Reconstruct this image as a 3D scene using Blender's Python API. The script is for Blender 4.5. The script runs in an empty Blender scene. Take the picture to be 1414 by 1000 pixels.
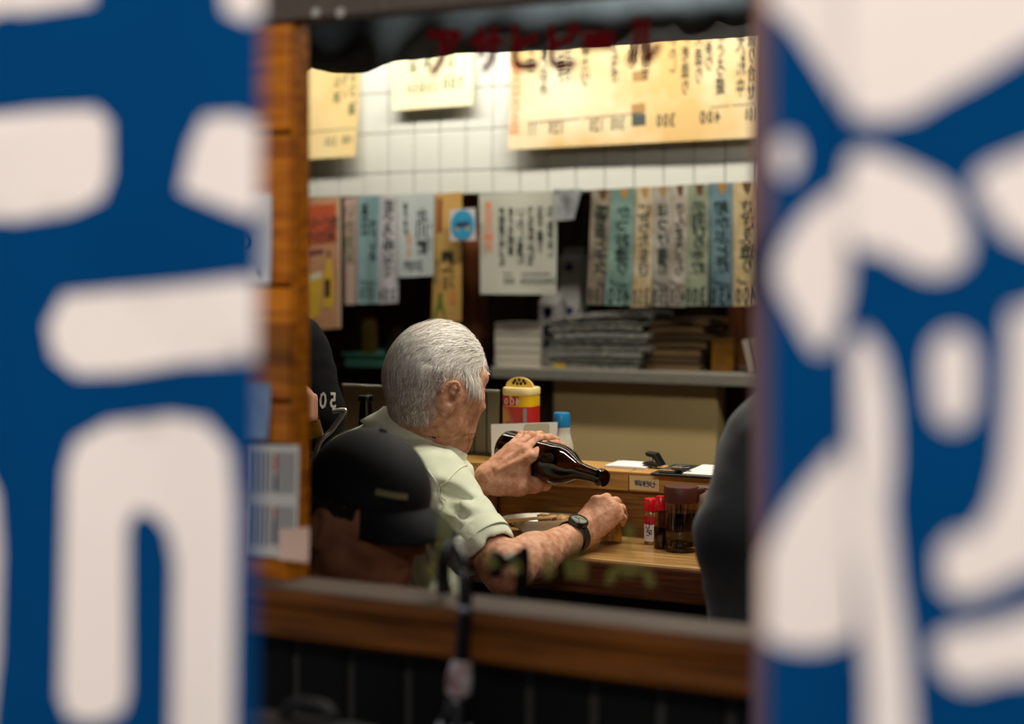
import bpy, bmesh, math, random
import numpy as np
from mathutils import Vector, Matrix
from mathutils.geometry import delaunay_2d_cdt

random.seed(7); rng = np.random.default_rng(7)
C = bpy.context.scene.collection
SC = bpy.context.scene

# ------------------------------------------------------------------ camera
TH = math.radians(24.8)            # the camera looks this far to the left of the room's depth axis
CT, ST = math.cos(TH), math.sin(TH)
FPX, UC, VC, CZ = 1964.0, 707.0, 370.0, 1.45
cam_d = bpy.data.cameras.new('camera'); cam = bpy.data.objects.new('camera', cam_d); C.objects.link(cam)
cam.location = (0, 0, CZ); cam.rotation_euler = (math.radians(90), 0, TH)
cam_d.sensor_width = 36; cam_d.lens = 36 * FPX / 1414
cam_d.shift_y = -(500 - VC) / 1414
cam_d.clip_start = 0.02; cam_d.clip_end = 60
cam_d.dof.use_dof = True; cam_d.dof.focus_distance = 2.47; cam_d.dof.aperture_fstop = 50.0 / 28.0
cam_d.dof.aperture_blades = 0
SC.camera = cam

# ------------------------------------------------------------------ world, view
w = bpy.data.worlds.new('world'); SC.world = w; w.use_nodes = True
bg = w.node_tree.nodes['Background']
bg.inputs['Color'].default_value = (0.9, 0.93, 1.0, 1); bg.inputs['Strength'].default_value = 0.30
try: SC.cycles.transparent_max_bounces = 32
except Exception: pass
SC.view_settings.view_transform = 'Standard'; SC.view_settings.look = 'None'
SC.view_settings.exposure = 0.0; SC.view_settings.gamma = 1.0; SC.view_settings.use_curve_mapping = False

# ------------------------------------------------------------------ pixel / room helpers
def room(xc, yc, z):
    return Vector((xc * CT - yc * ST, xc * ST + yc * CT, z))
def P(u, v, d):                    # photo position at a distance d along the view axis -> room point
    return room((u - UC) * d / FPX, d, CZ - (v - VC) * d / FPX)
def PY(u, v, Y):                   # photo position on the upright plane at room depth Y
    a = (u - UC) / FPX
    return P(u, v, Y / (a * ST + CT))
def PZ(u, v, z):                   # photo position on the level plane at height z
    return P(u, v, (CZ - z) * FPX / (v - VC))
def camvec(x, y, z):               # direction given as right / away / up of the camera
    return room(x, y, z)

# ------------------------------------------------------------------ materials
def lin(c):
    return tuple(((x / 255) / 12.92 if x / 255 <= 0.04045 else ((x / 255 + 0.055) / 1.055) ** 2.4) for x in c)
MATS = {}
def mat(name, col, rough=0.6, metal=0.0, noise=0.0, nscale=20.0, col2=None, bump=0.0, bscale=60.0, spec=0.5, trans=0.0, ior=1.45, coat=0.0, sheen=0.0, stretch=(1, 1, 1), sss=0.0, emit=None, detail=4.0):
    if name in MATS: return MATS[name]
    m = bpy.data.materials.new(name); m.use_nodes = True; MATS[name] = m
    nt = m.node_tree; b = nt.nodes['Principled BSDF']; L = nt.links
    c1 = lin(col) + (1,)
    b.inputs['Base Color'].default_value = c1
    b.inputs['Roughness'].default_value = rough; b.inputs['Metallic'].default_value = metal
    b.inputs['Specular IOR Level'].default_value = spec
    b.inputs['Transmission Weight'].default_value = trans; b.inputs['IOR'].default_value = ior
    b.inputs['Coat Weight'].default_value = coat; b.inputs['Sheen Weight'].default_value = sheen
    if sss:
        b.inputs['Subsurface Weight'].default_value = sss; b.inputs['Subsurface Radius'].default_value = (0.008, 0.003, 0.0015); b.inputs['Subsurface Scale'].default_value = 1.0
    if emit:
        b.inputs['Emission Color'].default_value = lin(emit[0]) + (1,); b.inputs['Emission Strength'].default_value = emit[1]
    if noise or col2 or bump:
        tc = nt.nodes.new('ShaderNodeTexCoord'); mp = nt.nodes.new('ShaderNodeMapping'); mp.inputs['Scale'].default_value = stretch
        L.new(tc.outputs['Object'], mp.inputs['Vector'])
    if noise or col2:
        n = nt.nodes.new('ShaderNodeTexNoise'); n.inputs['Scale'].default_value = nscale; n.inputs['Detail'].default_value = detail
        L.new(mp.outputs[0], n.inputs['Vector'])
        r = nt.nodes.new('ShaderNodeValToRGB'); L.new(n.outputs['Fac'], r.inputs['Fac'])
        k = lin(col2) if col2 else tuple(x * (1 - noise) for x in c1[:3])
        r.color_ramp.elements[0].position = 0.35; r.color_ramp.elements[1].position = 0.65
        r.color_ramp.elements[0].color = tuple(k) + (1,); r.color_ramp.elements[1].color = c1
        L.new(r.outputs['Color'], b.inputs['Base Color'])
    if bump:
        n2 = nt.nodes.new('ShaderNodeTexNoise'); n2.inputs['Scale'].default_value = bscale; n2.inputs['Detail'].default_value = 3
        L.new(mp.outputs[0], n2.inputs['Vector'])
        bp = nt.nodes.new('ShaderNodeBump'); bp.inputs['Strength'].default_value = bump; bp.inputs['Distance'].default_value = 0.002
        L.new(n2.outputs['Fac'], bp.inputs['Height']); L.new(bp.outputs[0], b.inputs['Normal'])
    return m
def wood(name, c1, c2, scale=(1, 14, 14), rough=0.45, coat=0.0, nscale=6.0):
    return mat(name, c1, rough, col2=c2, nscale=nscale, stretch=scale, bump=0.15, bscale=25, coat=coat, detail=6, spec=0.25)
def liquid(name, col, a=0.5):
    m = bpy.data.materials.new(name); m.use_nodes = True; MATS[name] = m
    nt = m.node_tree; out = nt.nodes['Material Output']; nt.nodes.remove(nt.nodes['Principled BSDF'])
    t = nt.nodes.new('ShaderNodeBsdfTransparent'); t.inputs['Color'].default_value = lin(col) + (1,)
    g = nt.nodes.new('ShaderNodeBsdfTranslucent'); g.inputs['Color'].default_value = lin(col) + (1,)
    mx = nt.nodes.new('ShaderNodeMixShader'); mx.inputs[0].default_value = a
    nt.links.new(t.outputs[0], mx.inputs[1]); nt.links.new(g.outputs[0], mx.inputs[2]); nt.links.new(mx.outputs[0], out.inputs['Surface'])
    return m
def clear(name, a=1.0, col=None):
    if name in MATS: return MATS[name]
    m = bpy.data.materials.new(name); m.use_nodes = True; MATS[name] = m
    nt = m.node_tree; out = nt.nodes['Material Output']; b = nt.nodes['Principled BSDF']
    t = nt.nodes.new('ShaderNodeBsdfTransparent'); t.inputs['Color'].default_value = (0.97, 0.97, 0.97, 1)
    if col is None:
        nt.nodes.remove(b); nt.links.new(t.outputs[0], out.inputs['Surface'])
    else:
        b.inputs['Base Color'].default_value = lin(col) + (1,); b.inputs['Roughness'].default_value = 0.6
        mx = nt.nodes.new('ShaderNodeMixShader'); mx.inputs[0].default_value = a
        nt.links.new(t.outputs[0], mx.inputs[1]); nt.links.new(b.outputs[0], mx.inputs[2]); nt.links.new(mx.outputs[0], out.inputs['Surface'])
    return m
def vessel(name, col, tint=(1, 1, 1), a=0.25):
    # thin glass: mostly see-through, tinted, with a gloss that grows at grazing angles
    if name in MATS: return MATS[name]
    m = bpy.data.materials.new(name); m.use_nodes = True; MATS[name] = m
    nt = m.node_tree; out = nt.nodes['Material Output']; nt.nodes.remove(nt.nodes['Principled BSDF'])
    t = nt.nodes.new('ShaderNodeBsdfTransparent'); t.inputs['Color'].default_value = lin(tint) + (1,)
    g = nt.nodes.new('ShaderNodeBsdfGlossy'); g.inputs['Roughness'].default_value = 0.06
    lw = nt.nodes.new('ShaderNodeLayerWeight'); lw.inputs['Blend'].default_value = 0.5
    pw = nt.nodes.new('ShaderNodeMath'); pw.operation = 'POWER'; pw.inputs[1].default_value = 4.0; nt.links.new(lw.outputs['Facing'], pw.inputs[0])
    f = nt.nodes.new('ShaderNodeMath'); f.operation = 'MULTIPLY_ADD'; f.inputs[1].default_value = 0.7; f.inputs[2].default_value = 0.05; nt.links.new(pw.outputs[0], f.inputs[0])
    mx = nt.nodes.new('ShaderNodeMixShader')
    nt.links.new(f.outputs[0], mx.inputs[0]); nt.links.new(t.outputs[0], mx.inputs[1]); nt.links.new(g.outputs[0], mx.inputs[2])
    nt.links.new(mx.outputs[0], out.inputs['Surface'])
    return m

# ------------------------------------------------------------------ object helpers
def tag(o, label=None, cat=None, group=None, kind=None):
    if label: o['label'] = label
    if cat: o['category'] = cat
    if group: o['group'] = group
    if kind: o['kind'] = kind
    return o
def mk(name, verts, faces, m=None, parent=None, smooth=False, mats=None, fm=None):
    me = bpy.data.meshes.new(name)
    if isinstance(verts, np.ndarray): verts = verts.tolist()
    if isinstance(faces, np.ndarray): faces = faces.tolist()
    me.from_pydata([tuple(v) for v in verts], [], faces)
    for x in (mats or ([m] if m else [])): me.materials.append(x)
    if fm is not None: me.polygons.foreach_set('material_index', list(fm))
    if smooth: me.polygons.foreach_set('use_smooth', [True] * len(me.polygons))
    me.update()
    o = bpy.data.objects.new(name, me); C.objects.link(o)
    if parent is not None: adopt(o, parent)
    return o
def adopt(o, parent):
    o.parent = parent; o.matrix_parent_inverse = parent_world(parent).inverted()
def parent_world(p):
    m = p.matrix_basis.copy()
    if p.parent is not None: m = parent_world(p.parent) @ p.matrix_parent_inverse @ m
    return m
def thing(name, label, cat, loc, group=None):
    o = bpy.data.objects.new(name, None); C.objects.link(o); o.location = loc; o.empty_display_size = 0.02
    return tag(o, label, cat, group)
class G:                                  # collects geometry of ONE mesh
    def __init__(s): s.v = []; s.f = []; s.m = []
    def add(s, v, f, mi=0):
        n = len(s.v); s.v += [tuple(x) for x in v]; s.f += [[i + n for i in q] for q in f]; s.m += [mi] * len(f); return s
    def box(s, x0, x1, y0, y1, z0, z1, M=None, mi=0):
        v = [Vector((x, y, z)) for x in (x0, x1) for y in (y0, y1) for z in (z0, z1)]
        if M is not None: v = [M @ p for p in v]
        return s.add(v, [(0, 1, 3, 2), (4, 6, 7, 5), (0, 4, 5, 1), (2, 3, 7, 6), (0, 2, 6, 4), (1, 5, 7, 3)], mi)
    def lathe(s, prof, M, n=28, mi=0, sx=1.0, sy=1.0, caps=True):
        v = [M @ Vector((r * math.cos(2 * math.pi * i / n) * sx, r * math.sin(2 * math.pi * i / n) * sy, z)) for r, z in prof for i in range(n)]
        f = [(j * n + i, j * n + (i + 1) % n, (j + 1) * n + (i + 1) % n, (j + 1) * n + i) for j in range(len(prof) - 1) for i in range(n)]
        if caps: f += [tuple(range(n))[::-1], tuple((len(prof) - 1) * n + i for i in range(n))]
        return s.add(v, f, mi)
    def tube(s, pts, r, n=10, mi=0, caps=True):
        pts = [Vector(p) for p in pts]; rs = r if isinstance(r, (list, tuple)) else [r] * len(pts)
        v = []; up = Vector((0.13, 0.2, 1)).normalized()
        for i, p in enumerate(pts):
            t = (pts[min(i + 1, len(pts) - 1)] - pts[max(i - 1, 0)]).normalized()
            a = t.cross(up)
            if a.length < 1e-3: a = t.cross(Vector((1, 0, 0)))
            a.normalize(); b = t.cross(a); up = -(t.cross(a)) if False else up
            v += [p + (a * math.cos(2 * math.pi * k / n) + b * math.sin(2 * math.pi * k / n)) * rs[i] for k in range(n)]
        f = [(j * n + i, j * n + (i + 1) % n, (j + 1) * n + (i + 1) % n, (j + 1) * n + i) for j in range(len(pts) - 1) for i in range(n)]
        if caps: f += [tuple(range(n))[::-1], tuple((len(pts) - 1) * n + i for i in range(n))]
        return s.add(v, f, mi)
    def prism(s, poly, y0, y1, M=None, mi=0):        # outline in x,z drawn out along y
        n = len(poly); v = [Vector((x, y0, z)) for x, z in poly] + [Vector((x, y1, z)) for x, z in poly]
        if M is not None: v = [M @ p for p in v]
        return s.add(v, [tuple(range(n)), tuple(range(n, 2 * n))[::-1]] + [(i, i + n, (i + 1) % n + n, (i + 1) % n) for i in range(n)], mi)
    def build(s, name, m, parent=None, smooth=False, bevel=0.0, seg=2, mats=None):
        o = mk(name, s.v, s.f, m, parent, smooth, mats=mats, fm=s.m if mats else None)
        bm = bmesh.new(); bm.from_mesh(o.data)
        bmesh.ops.recalc_face_normals(bm, faces=bm.faces)
        if bevel:
            es = [e for e in bm.edges if len(e.link_faces) == 2 and e.calc_face_angle(0) > 0.6]
            bmesh.ops.bevel(bm, geom=es, offset=bevel, segments=seg, affect='EDGES', profile=0.5, clamp_overlap=True)
        bm.to_mesh(o.data); bm.free()
        if smooth:
            try: o.data.set_sharp_from_angle(angle=math.radians(40))
            except Exception: pass
        return o
def frame_to(a, b):                        # matrix whose z runs from a to b
    z = (Vector(b) - Vector(a)).normalized(); x = Vector((0, 0, 1)).cross(z)
    if x.length < 1e-4: x = Vector((1, 0, 0))
    x.normalize(); y = z.cross(x)
    return Matrix(((x.x, y.x, z.x, a[0]), (x.y, y.y, z.y, a[1]), (x.z, y.z, z.z, a[2]), (0, 0, 0, 1)))
def T(p): return Matrix.Translation(Vector(p))
def bez(pts, n=24):                        # smooth path through points
    pts = [Vector(p) for p in pts]; out = []
    q = [pts[0] * 2 - pts[1]] + pts + [pts[-1] * 2 - pts[-2]]
    for i in range(1, len(q) - 2):
        for k in range(n):
            t = k / n
            out.append(0.5 * ((2 * q[i]) + (q[i + 1] - q[i - 1]) * t + (2 * q[i - 1] - 5 * q[i] + 4 * q[i + 1] - q[i + 2]) * t * t + (3 * q[i] - q[i - 1] - 3 * q[i + 1] + q[i + 2]) * t ** 3))
    return out + [pts[-1]]

# ------------------------------------------------------------------ glyph outlines (built-in font)
GLY = {}
def glyph(ch):
    if ch in GLY: return GLY[ch]
    cu = bpy.data.curves.new('g', 'FONT'); cu.body = ch; cu.size = 1; cu.resolution_u = 2; cu.offset = 0.019
    ob = bpy.data.objects.new('g', cu); me = None
    C.objects.link(ob)
    dg = bpy.context.evaluated_depsgraph_get()
    me = ob.evaluated_get(dg).to_mesh()
    v = np.array([(p.co.x, p.co.y) for p in me.vertices]).reshape(-1, 2); f = [tuple(p.vertices) for p in me.polygons]
    ob.evaluated_get(dg).to_mesh_clear(); bpy.data.objects.remove(ob); bpy.data.curves.remove(cu)
    if len(v):
        lo, hi = v.min(0), v.max(0); wh = np.maximum(hi - lo, 1e-3)
        if ord(ch) > 0x2e80:
            # keep the optical size of small signs, fill the square with the rest
            s = max(wh.max(), 0.62); v = (v - (lo + hi) / 2) / s + 0.5
        else:
            s = 0.75; v = (v - np.array([(lo[0] + hi[0]) / 2, 0.37])) / s + 0.5
    GLY[ch] = (v, f); return GLY[ch]
for _c in sorted(set('アサヒビールあ国豆腐とナスかつお造りにらたまき焼塩ほっけ手羽さんま天ぷらぴり辛鯛かぶとえざ百円本日の品海老刺身特選純米樽酒梅北川醸枝豆冷やしトマトいか納いわし揚出し厚生ビ大瓶中小串カツ盛合ポテサラ湯やっこ煮込みまぐろうなぎ蒲き肝吸もずく酢たこ山芋とろろ盛り合せ玉子一合定食丼飯汁0123456789円七味料理めし屋唐子')): glyph(_c)
def flat_text(items, fmap, mirror=True, jit=0.03):
    # items: (text, s centre, t start, t end, glyph width in s, vertical?) ; fmap(s,t) -> room point, s to the right, t down
    V = []; F = []
    for text, sc, t0, t1, wd, vert in items:
        n = len(text)
        for i, ch in enumerate(text):
            v, f = glyph(ch)
            if len(v) == 0: continue
            a = random.uniform(-jit, jit) * 3; k = random.uniform(0.9, 1.08)
            x = (v[:, 0] - .5) * k; y = (v[:, 1] - .5) * k
            x, y = x * math.cos(a) - y * math.sin(a), x * math.sin(a) + y * math.cos(a)
            if vert:
                h = (t1 - t0) / n; cs = sc + random.uniform(-jit, jit) * wd; ct = t0 + (i + .5) * h
                s_ = cs + (-x if mirror else x) * wd; t_ = ct - y * h
            else:
                j = (n - 1 - i) if mirror else i
                cs = sc + (j - (n - 1) / 2) * wd; ct = (t0 + t1) / 2
                s_ = cs + (-x if mirror else x) * wd * 1.15; t_ = ct - y * (t1 - t0)
            b = len(V); V += [fmap(p, q) for p, q in zip(s_, t_)]; F += [tuple(b + q for q in g) for g in f]
    return V, F

class Sheet:
    """a sheet of paper hung on an upright plane: corners from the photograph (tl, tr, br, bl), its own curl and thickness"""
    def __init__(s, name, px, Y, m, label, cat, group=None, lift=0.0, curl=0.0, thick=0.0006, n=10, parent=None, lean=0.0):
        s.c = [PY(u, v, Y) for u, v in px]; s.Y = Y; s.lift = lift; s.curl = curl; s.lean = lean
        V = []; F = []
        for j in range(n + 1):
            for i in range(n + 1): V.append(s.at(i / n, j / n))
        for j in range(n):
            for i in range(n): a = j * (n + 1) + i; F.append((a, a + n + 1, a + n + 2, a + 1))
        N = len(V); V += [p + Vector((0, thick, 0)) for p in V]
        F += [tuple(N + q for q in f[::-1]) for f in F]
        ring = [i for i in range(n + 1)] + [j * (n + 1) + n for j in range(1, n + 1)] + [n * (n + 1) + i for i in range(n - 1, -1, -1)] + [j * (n + 1) for j in range(n - 1, 0, -1)]
        F += [(ring[k], ring[(k + 1) % len(ring)], N + ring[(k + 1) % len(ring)], N + ring[k]) for k in range(len(ring))]
        s.o = mk(name, V, F, m, parent, True)
        if parent is None: tag(s.o, label, cat, group)
        try: s.o.data.set_sharp_from_angle(angle=math.radians(40))
        except Exception: pass
    def at(s, a, b, off=0.0):
        tl, tr, br, bl = s.c
        p = (tl * (1 - a) + tr * a) * (1 - b) + (bl * (1 - a) + br * a) * b
        return p + Vector((0, -s.lift * b * b - s.curl * math.sin(a * math.pi * 2.1 + s.c[0].x * 40) * (0.3 + 0.7 * b) - s.lean * b - off, 0))
    def text(s, items, m, mirror=True, jit=0.03, name='lettering'):
        V, F = flat_text(items, lambda a, b: s.at(a, b, 0.0009), mirror, jit)
        o = mk(name, V, F, m, s.o); o['kind'] = 'stuff'; return o
    def patch(s, name, poly, m, off=0.0007):
        V = [s.at(a, b, off) for a, b in poly]
        return mk(name, V, [tuple(range(len(V)))[::-1]], m, s.o)
    def line(s, a0, b0, a1, b1, wd, m, name='rule'):
        return s.patch(name, [(a0, b0 - wd), (a1, b1 - wd), (a1, b1 + wd), (a0, b0 + wd)], m, 0.0008)

# ------------------------------------------------------------------ smooth solids from distance fields (for people)
class Solid:
    def __init__(s): s.ops = []; s.post = []
    def cone(s, a, b, ra, rb=None, k=0.015, sub=False):
        s.ops.append(('c', np.array(a), np.array(b), ra, ra if rb is None else rb, k, sub)); return s
    def ell(s, M, r, k=0.015, sub=False):          # M: 4x4 placing the ellipsoid
        Mi = np.array(M.inverted()); s.ops.append(('e', Mi[:3, :3], Mi[:3, 3], np.array(r), k, sub)); return s
    def box(s, M, h, rd, k=0.01, sub=False):
        Mi = np.array(M.inverted()); s.ops.append(('b', Mi[:3, :3], Mi[:3, 3], np.array(h), rd, k, sub)); return s
    @staticmethod
    def one(op, p):
        if op[0] == 'c':
            _, a, b, ra, rb = op[:5]; ba = b - a; h = np.clip(((p - a) @ ba) / max(ba @ ba, 1e-12), 0, 1)
            return np.linalg.norm(p - a - h[..., None] * ba, axis=-1) - (ra + (rb - ra) * h)
        q = p @ op[1].T + op[2]
        if op[0] == 'e':
            r = op[3]; k0 = np.linalg.norm(q / r, axis=-1); k1 = np.linalg.norm(q / (r * r), axis=-1)
            return k0 * (k0 - 1) / np.maximum(k1, 1e-9)
        d = np.abs(q) - (op[3] - op[4])
        return np.linalg.norm(np.maximum(d, 0), axis=-1) + np.minimum(d.max(-1), 0) - op[4]
    @staticmethod
    def mix(acc, d, op):
        k, sub = op[-2], op[-1]
        if sub:
            d = -d; h = np.maximum(k - np.abs(acc - d), 0) / k
            return np.maximum(acc, d) + h * h * k / 4
        h = np.maximum(k - np.abs(acc - d), 0) / k
        return np.minimum(acc, d) - h * h * k / 4
    def ev(s, p):
        acc = np.full(p.shape[:-1], 1.0)
        for op in s.ops: acc = s.mix(acc, s.one(op, p), op)
        for f in s.post: acc = acc + f(p)
        return acc
    def mesh(s, lo, hi, h):
        lo = np.array(lo, float); hi = np.array(hi, float); B = 8
        nb = np.ceil((hi - lo) / (h * B)).astype(int)
        I = np.stack(np.meshgrid(*[np.arange(n) for n in nb], indexing='ij'), -1).reshape(-1, 3)
        cen = lo + (I + .5) * h * B; hd = h * B * 0.5 * 1.7321
        d = s.ev(cen); keep = np.abs(d) < hd * 1.45 + 0.006
        I = I[keep]; cen = cen[keep]
        g = np.stack(np.meshgrid(*[np.arange(B + 1)] * 3, indexing='ij'), -1).reshape(-1, 3)
        pts = lo + (I[:, None, :] * B + g[None]) * h
        acc = np.full(pts.shape[:2], 1.0)
        for op in s.ops:
            dc = s.one(op, cen); sel = dc < hd * 1.3 + op[-2] + 0.012
            if sel.any(): acc[sel] = s.mix(acc[sel], s.one(op, pts[sel]), op)
        for f in s.post: acc = acc + f(pts)
        A = acc.reshape(-1, B + 1, B + 1, B + 1)
        neg = A < 0
        cs = neg[:, :-1, :-1, :-1].astype(np.int8)
        for dx in (0, 1):
            for dy in (0, 1):
                for dz in (0, 1):
                    if dx + dy + dz: cs = cs + neg[:, dx:B + dx, dy:B + dy, dz:B + dz]
        b, i, j, k = np.nonzero((cs > 0) & (cs < 8))
        cell = I[b] * B + np.stack([i, j, k], -1)
        N = nb * B + 2; key = (cell[:, 0] * N[1] + cell[:, 1]) * N[2] + cell[:, 2]
        val = np.stack([A[b, i + (c >> 2 & 1), j + (c >> 1 & 1), k + (c & 1)] for c in range(8)], -1)
        off = np.array([[(c >> 2) & 1, (c >> 1) & 1, c & 1] for c in range(8)], float)
        acc_p = np.zeros((len(b), 3)); cnt = np.zeros(len(b))
        for c0 in range(8):
            for bit in (4, 2, 1):
                c1 = c0 | bit
                if c1 == c0: continue
                v0, v1 = val[:, c0], val[:, c1]; m = (v0 < 0) != (v1 < 0)
                t = np.where(m, v0 / np.where(m, v0 - v1, 1), 0)
                acc_p += np.where(m[:, None], off[c0] + (off[c1] - off[c0]) * t[:, None], 0); cnt += m
        V = lo + (cell + acc_p / cnt[:, None]) * h
        o = np.argsort(key); ks = key[o]
        def find(cc):
            kk = (cc[:, 0] * N[1] + cc[:, 1]) * N[2] + cc[:, 2]
            q = np.clip(np.searchsorted(ks, kk), 0, len(ks) - 1)
            return np.where(ks[q] == kk, o[q], -1)
        F = []
        for ax, c1 in ((0, 4), (1, 2), (2, 1)):
            m = (val[:, 0] < 0) != (val[:, c1] < 0); cc = cell[m]; flip = val[m, 0] < 0
            e = [np.eye(3, dtype=int)[x] for x in ((ax + 1) % 3, (ax + 2) % 3)]
            q = np.stack([find(cc), find(cc - e[0]), find(cc - e[0] - e[1]), find(cc - e[1])], -1)
            ok = (q >= 0).all(1); q = q[ok]; fl = flip[ok]
            q[~fl] = q[~fl][:, ::-1]; F.append(q)
        return V, np.concatenate(F)

# ================================================================== the setting
M_PLASTER = mat('dark_plaster', (70, 60, 50), 0.9, noise=0.2)
M_BROWN = wood('dark_brown_boards', (84, 60, 42), (54, 36, 24), (14, 14, 1), 0.6)
M_ORANGE = wood('orange_lacquered_wood', (198, 116, 4), (148, 78, 2), (2, 10, 22), 0.35, 0.3, 5)
M_SILL = wood('brown_sill_wood', (118, 66, 10), (70, 36, 4), (1.2, 16, 30), 0.55, 0.0)
M_GROUT_D = mat('grey_grout', (52, 50, 46), 0.95)
M_TILE_D = mat('black_glazed_tile', (9, 9, 9), 0.6, noise=0.3, spec=.2)
M_TILE_W = mat('white_glazed_tile', (238, 240, 232), 0.22, noise=0.04, nscale=8)
M_GROUT_W = mat('pale_grout', (150, 150, 138), 0.9)
M_STEEL = mat('brushed_steel', (176, 172, 160), 0.45, 0.25, noise=0.2, nscale=30, stretch=(1, 20, 20))
WY = 1.36                                   # outer wall plane
X0, X1 = PY(412, 500, WY).x, PY(1052, 500, WY).x
SZ = 1.097                                  # sill top
TZ = 1.727                                  # head of the opening
# floor, ceiling, walls
tag(G().box(-5, 3, -4, 5, -0.05, 0).build('floor', mat('grey_concrete', (78, 76, 74), 0.85, noise=0.3)), kind='structure')
tag(G().box(-3.6, 2.2, 1.4, 4.3, 2.62, 2.7).build('ceiling', mat('ceiling_board', (150, 140, 120), 0.9)), kind='structure')
tag(G().box(-3.6, -3.5, 1.378, 4.3, 0, 2.62).build('wall_left', M_PLASTER), kind='structure')
tag(G().box(2.1, 2.2, 1.378, 4.3, 0, 2.62).build('wall_right', M_PLASTER), kind='structure')
wf = tag(G().box(-3.6, X0, WY + .008, 1.378, 0, 2.7).box(X1, 2.2, WY + .008, 1.378, 0, 2.7).box(X0, X1, WY + .008, 1.378, 0, SZ - .03).box(X0, X1, WY + .008, 1.378, TZ + .04, 2.7).build('wall_front', mat('dark_timber_core', (28, 20, 14), 0.8)), kind='structure')
# orange wooden blocks left of the opening
zs = [PY(405, v, WY).z for v in (812, 614, 555, 395, 184, 15, -160)]
for col in range(7):
    xb = X0 - 0.004 - col * 0.19; xa = xb - 0.186
    for i in range(len(zs) - 1):
        g = G().box(xa, xb, WY - .012, WY + .008, zs[i] + .0022, zs[i + 1] - .0022)
        g.build('wood_block', M_ORANGE, wf, bevel=.003)
# dark tiles under the sill
grout = G().box(-1.95, 0.4, WY - .004, WY + .008, .6, SZ - .05).build('grout_bed', M_GROUT_D, wf)
tm = None
for i in range(-15, 12):
    for j in range(3):
        xa = -0.822 + i * 0.072
        o = None
        if tm is None:
            o = G().box(.0045, .0675, -.006, .004, 0, .112).build('wall_tile', M_TILE_D, wf, bevel=.002); tm = o.data
        else:
            o = bpy.data.objects.new('wall_tile', tm); C.objects.link(o); adopt(o, wf)
        o.location = (xa, WY - .003, SZ - .055 - .115 * (j + 1))
# sill: moulded timber, one length
sill = []
for y, z in ((1.372, SZ), (1.312, SZ), (1.305, SZ - .006), (1.305, SZ - .016), (1.312, SZ - .020), (1.312, SZ - .038), (1.307, SZ - .042), (1.307, SZ - .050), (1.322, SZ - .058), (1.372, SZ - .058)):
    sill.append((y, z))
g = G(); n = len(sill)
g.add([(x, y, z) for x in (X0 - .16, X1 + .2) for y, z in sill], [tuple(range(n)), tuple(range(n, 2 * n))[::-1]] + [(i, (i + 1) % n, n + (i + 1) % n, n + i) for i in range(n)])
so = tag(g.build('trim_1', M_SILL, bevel=.0012), 'moulded brown wooden sill below the pane', kind='structure')
G().box(X0 - .16, X1 + .2, 1.313, 1.372, SZ, SZ + .0012).build('highlight_top', mat('grey_highlight_top', (96, 82, 72), 0.6, spec=.2), so)  # thin grey strip painting the highlight along the sill top
G().box(X0 - .001, X0 + .0015, WY - .012, 1.380, SZ + .002, TZ).build('jamb_lining', M_ORANGE, wf)
so2 = G().box(X0 - .02, X1 + .2, 1.378, 1.46, SZ - .075, SZ - .06).build('inner_ledge', mat('worn_grey_ledge', (120, 112, 104), 0.5), so)
tag(G().box(X0 - .15, X1 + .2, WY - .02, WY + .012, TZ, TZ + .05).build('trim_2', mat('weathered_head_rail', (84, 72, 60), 0.45, noise=0.4, nscale=40, stretch=(20, 1, 1)), bevel=.002), kind='structure')
for u in (437, 471):
    p = PY(u, 18, WY - .02); hd = G().lathe([(0, 0), (.006, .0), (.005, .003), (0, .0035)], T(p) @ Matrix.Rotation(math.radians(90), 4, 'X'), 14).build('screw_head', M_STEEL, bpy.data.objects['trim_2'], True)
# pane with its painted letters
pane = tag(G().box(X0 + .001, X1 - .001, WY + .012, WY + .015, SZ - .003, TZ + .03).build('window_1', clear('clear_pane')), 'clear wood-framed pane with red lettering', kind='structure')
GY = WY + .010
M_RED = mat('dark_red_paint', (74, 3, 8), 0.8, spec=.05)
V = []; F = []
for ch, ua, ub, va, vb in (('ア', 592, 636, 42, 104), ('サ', 652, 694, 38, 100), ('ヒ', 708, 742, 36, 96), ('ビ', 758, 800, 32, 94), ('ー', 806, 846, 44, 68), ('ル', 866, 912, 26, 90)):
    v, f = glyph(ch); lo, hi = v.min(0), v.max(0); q = (v - lo) / np.maximum(hi - lo, 1e-6); b = len(V)
    base = [PY(ua + (ub - ua) * a, vb + (va - vb) * c, GY) for a, c in q]; V = []; F = []
    for n_, (dx, dz) in enumerate(((0, 0), (.0016, 0), (-.0016, 0), (0, .0014), (0, -.0014))):   # heavier strokes: the outline set again a hair to each side
        b = len(V); V += [p + Vector((dx, -.0001 * n_, dz)) for p in base]; F += [tuple(b + k for k in g) for g in f]
    mk('red_letter', V, F, M_RED, pane)['kind'] = 'stuff'
M_OLIVE = clear('faded_olive_paint', 0.42, (140, 138, 62))
def strokes(name, polys, Y, m, parent):
    for pl in polys:
        mk(name, [PY(u, v, Y) for u, v in pl], [tuple(range(len(pl)))], m, parent)
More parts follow.
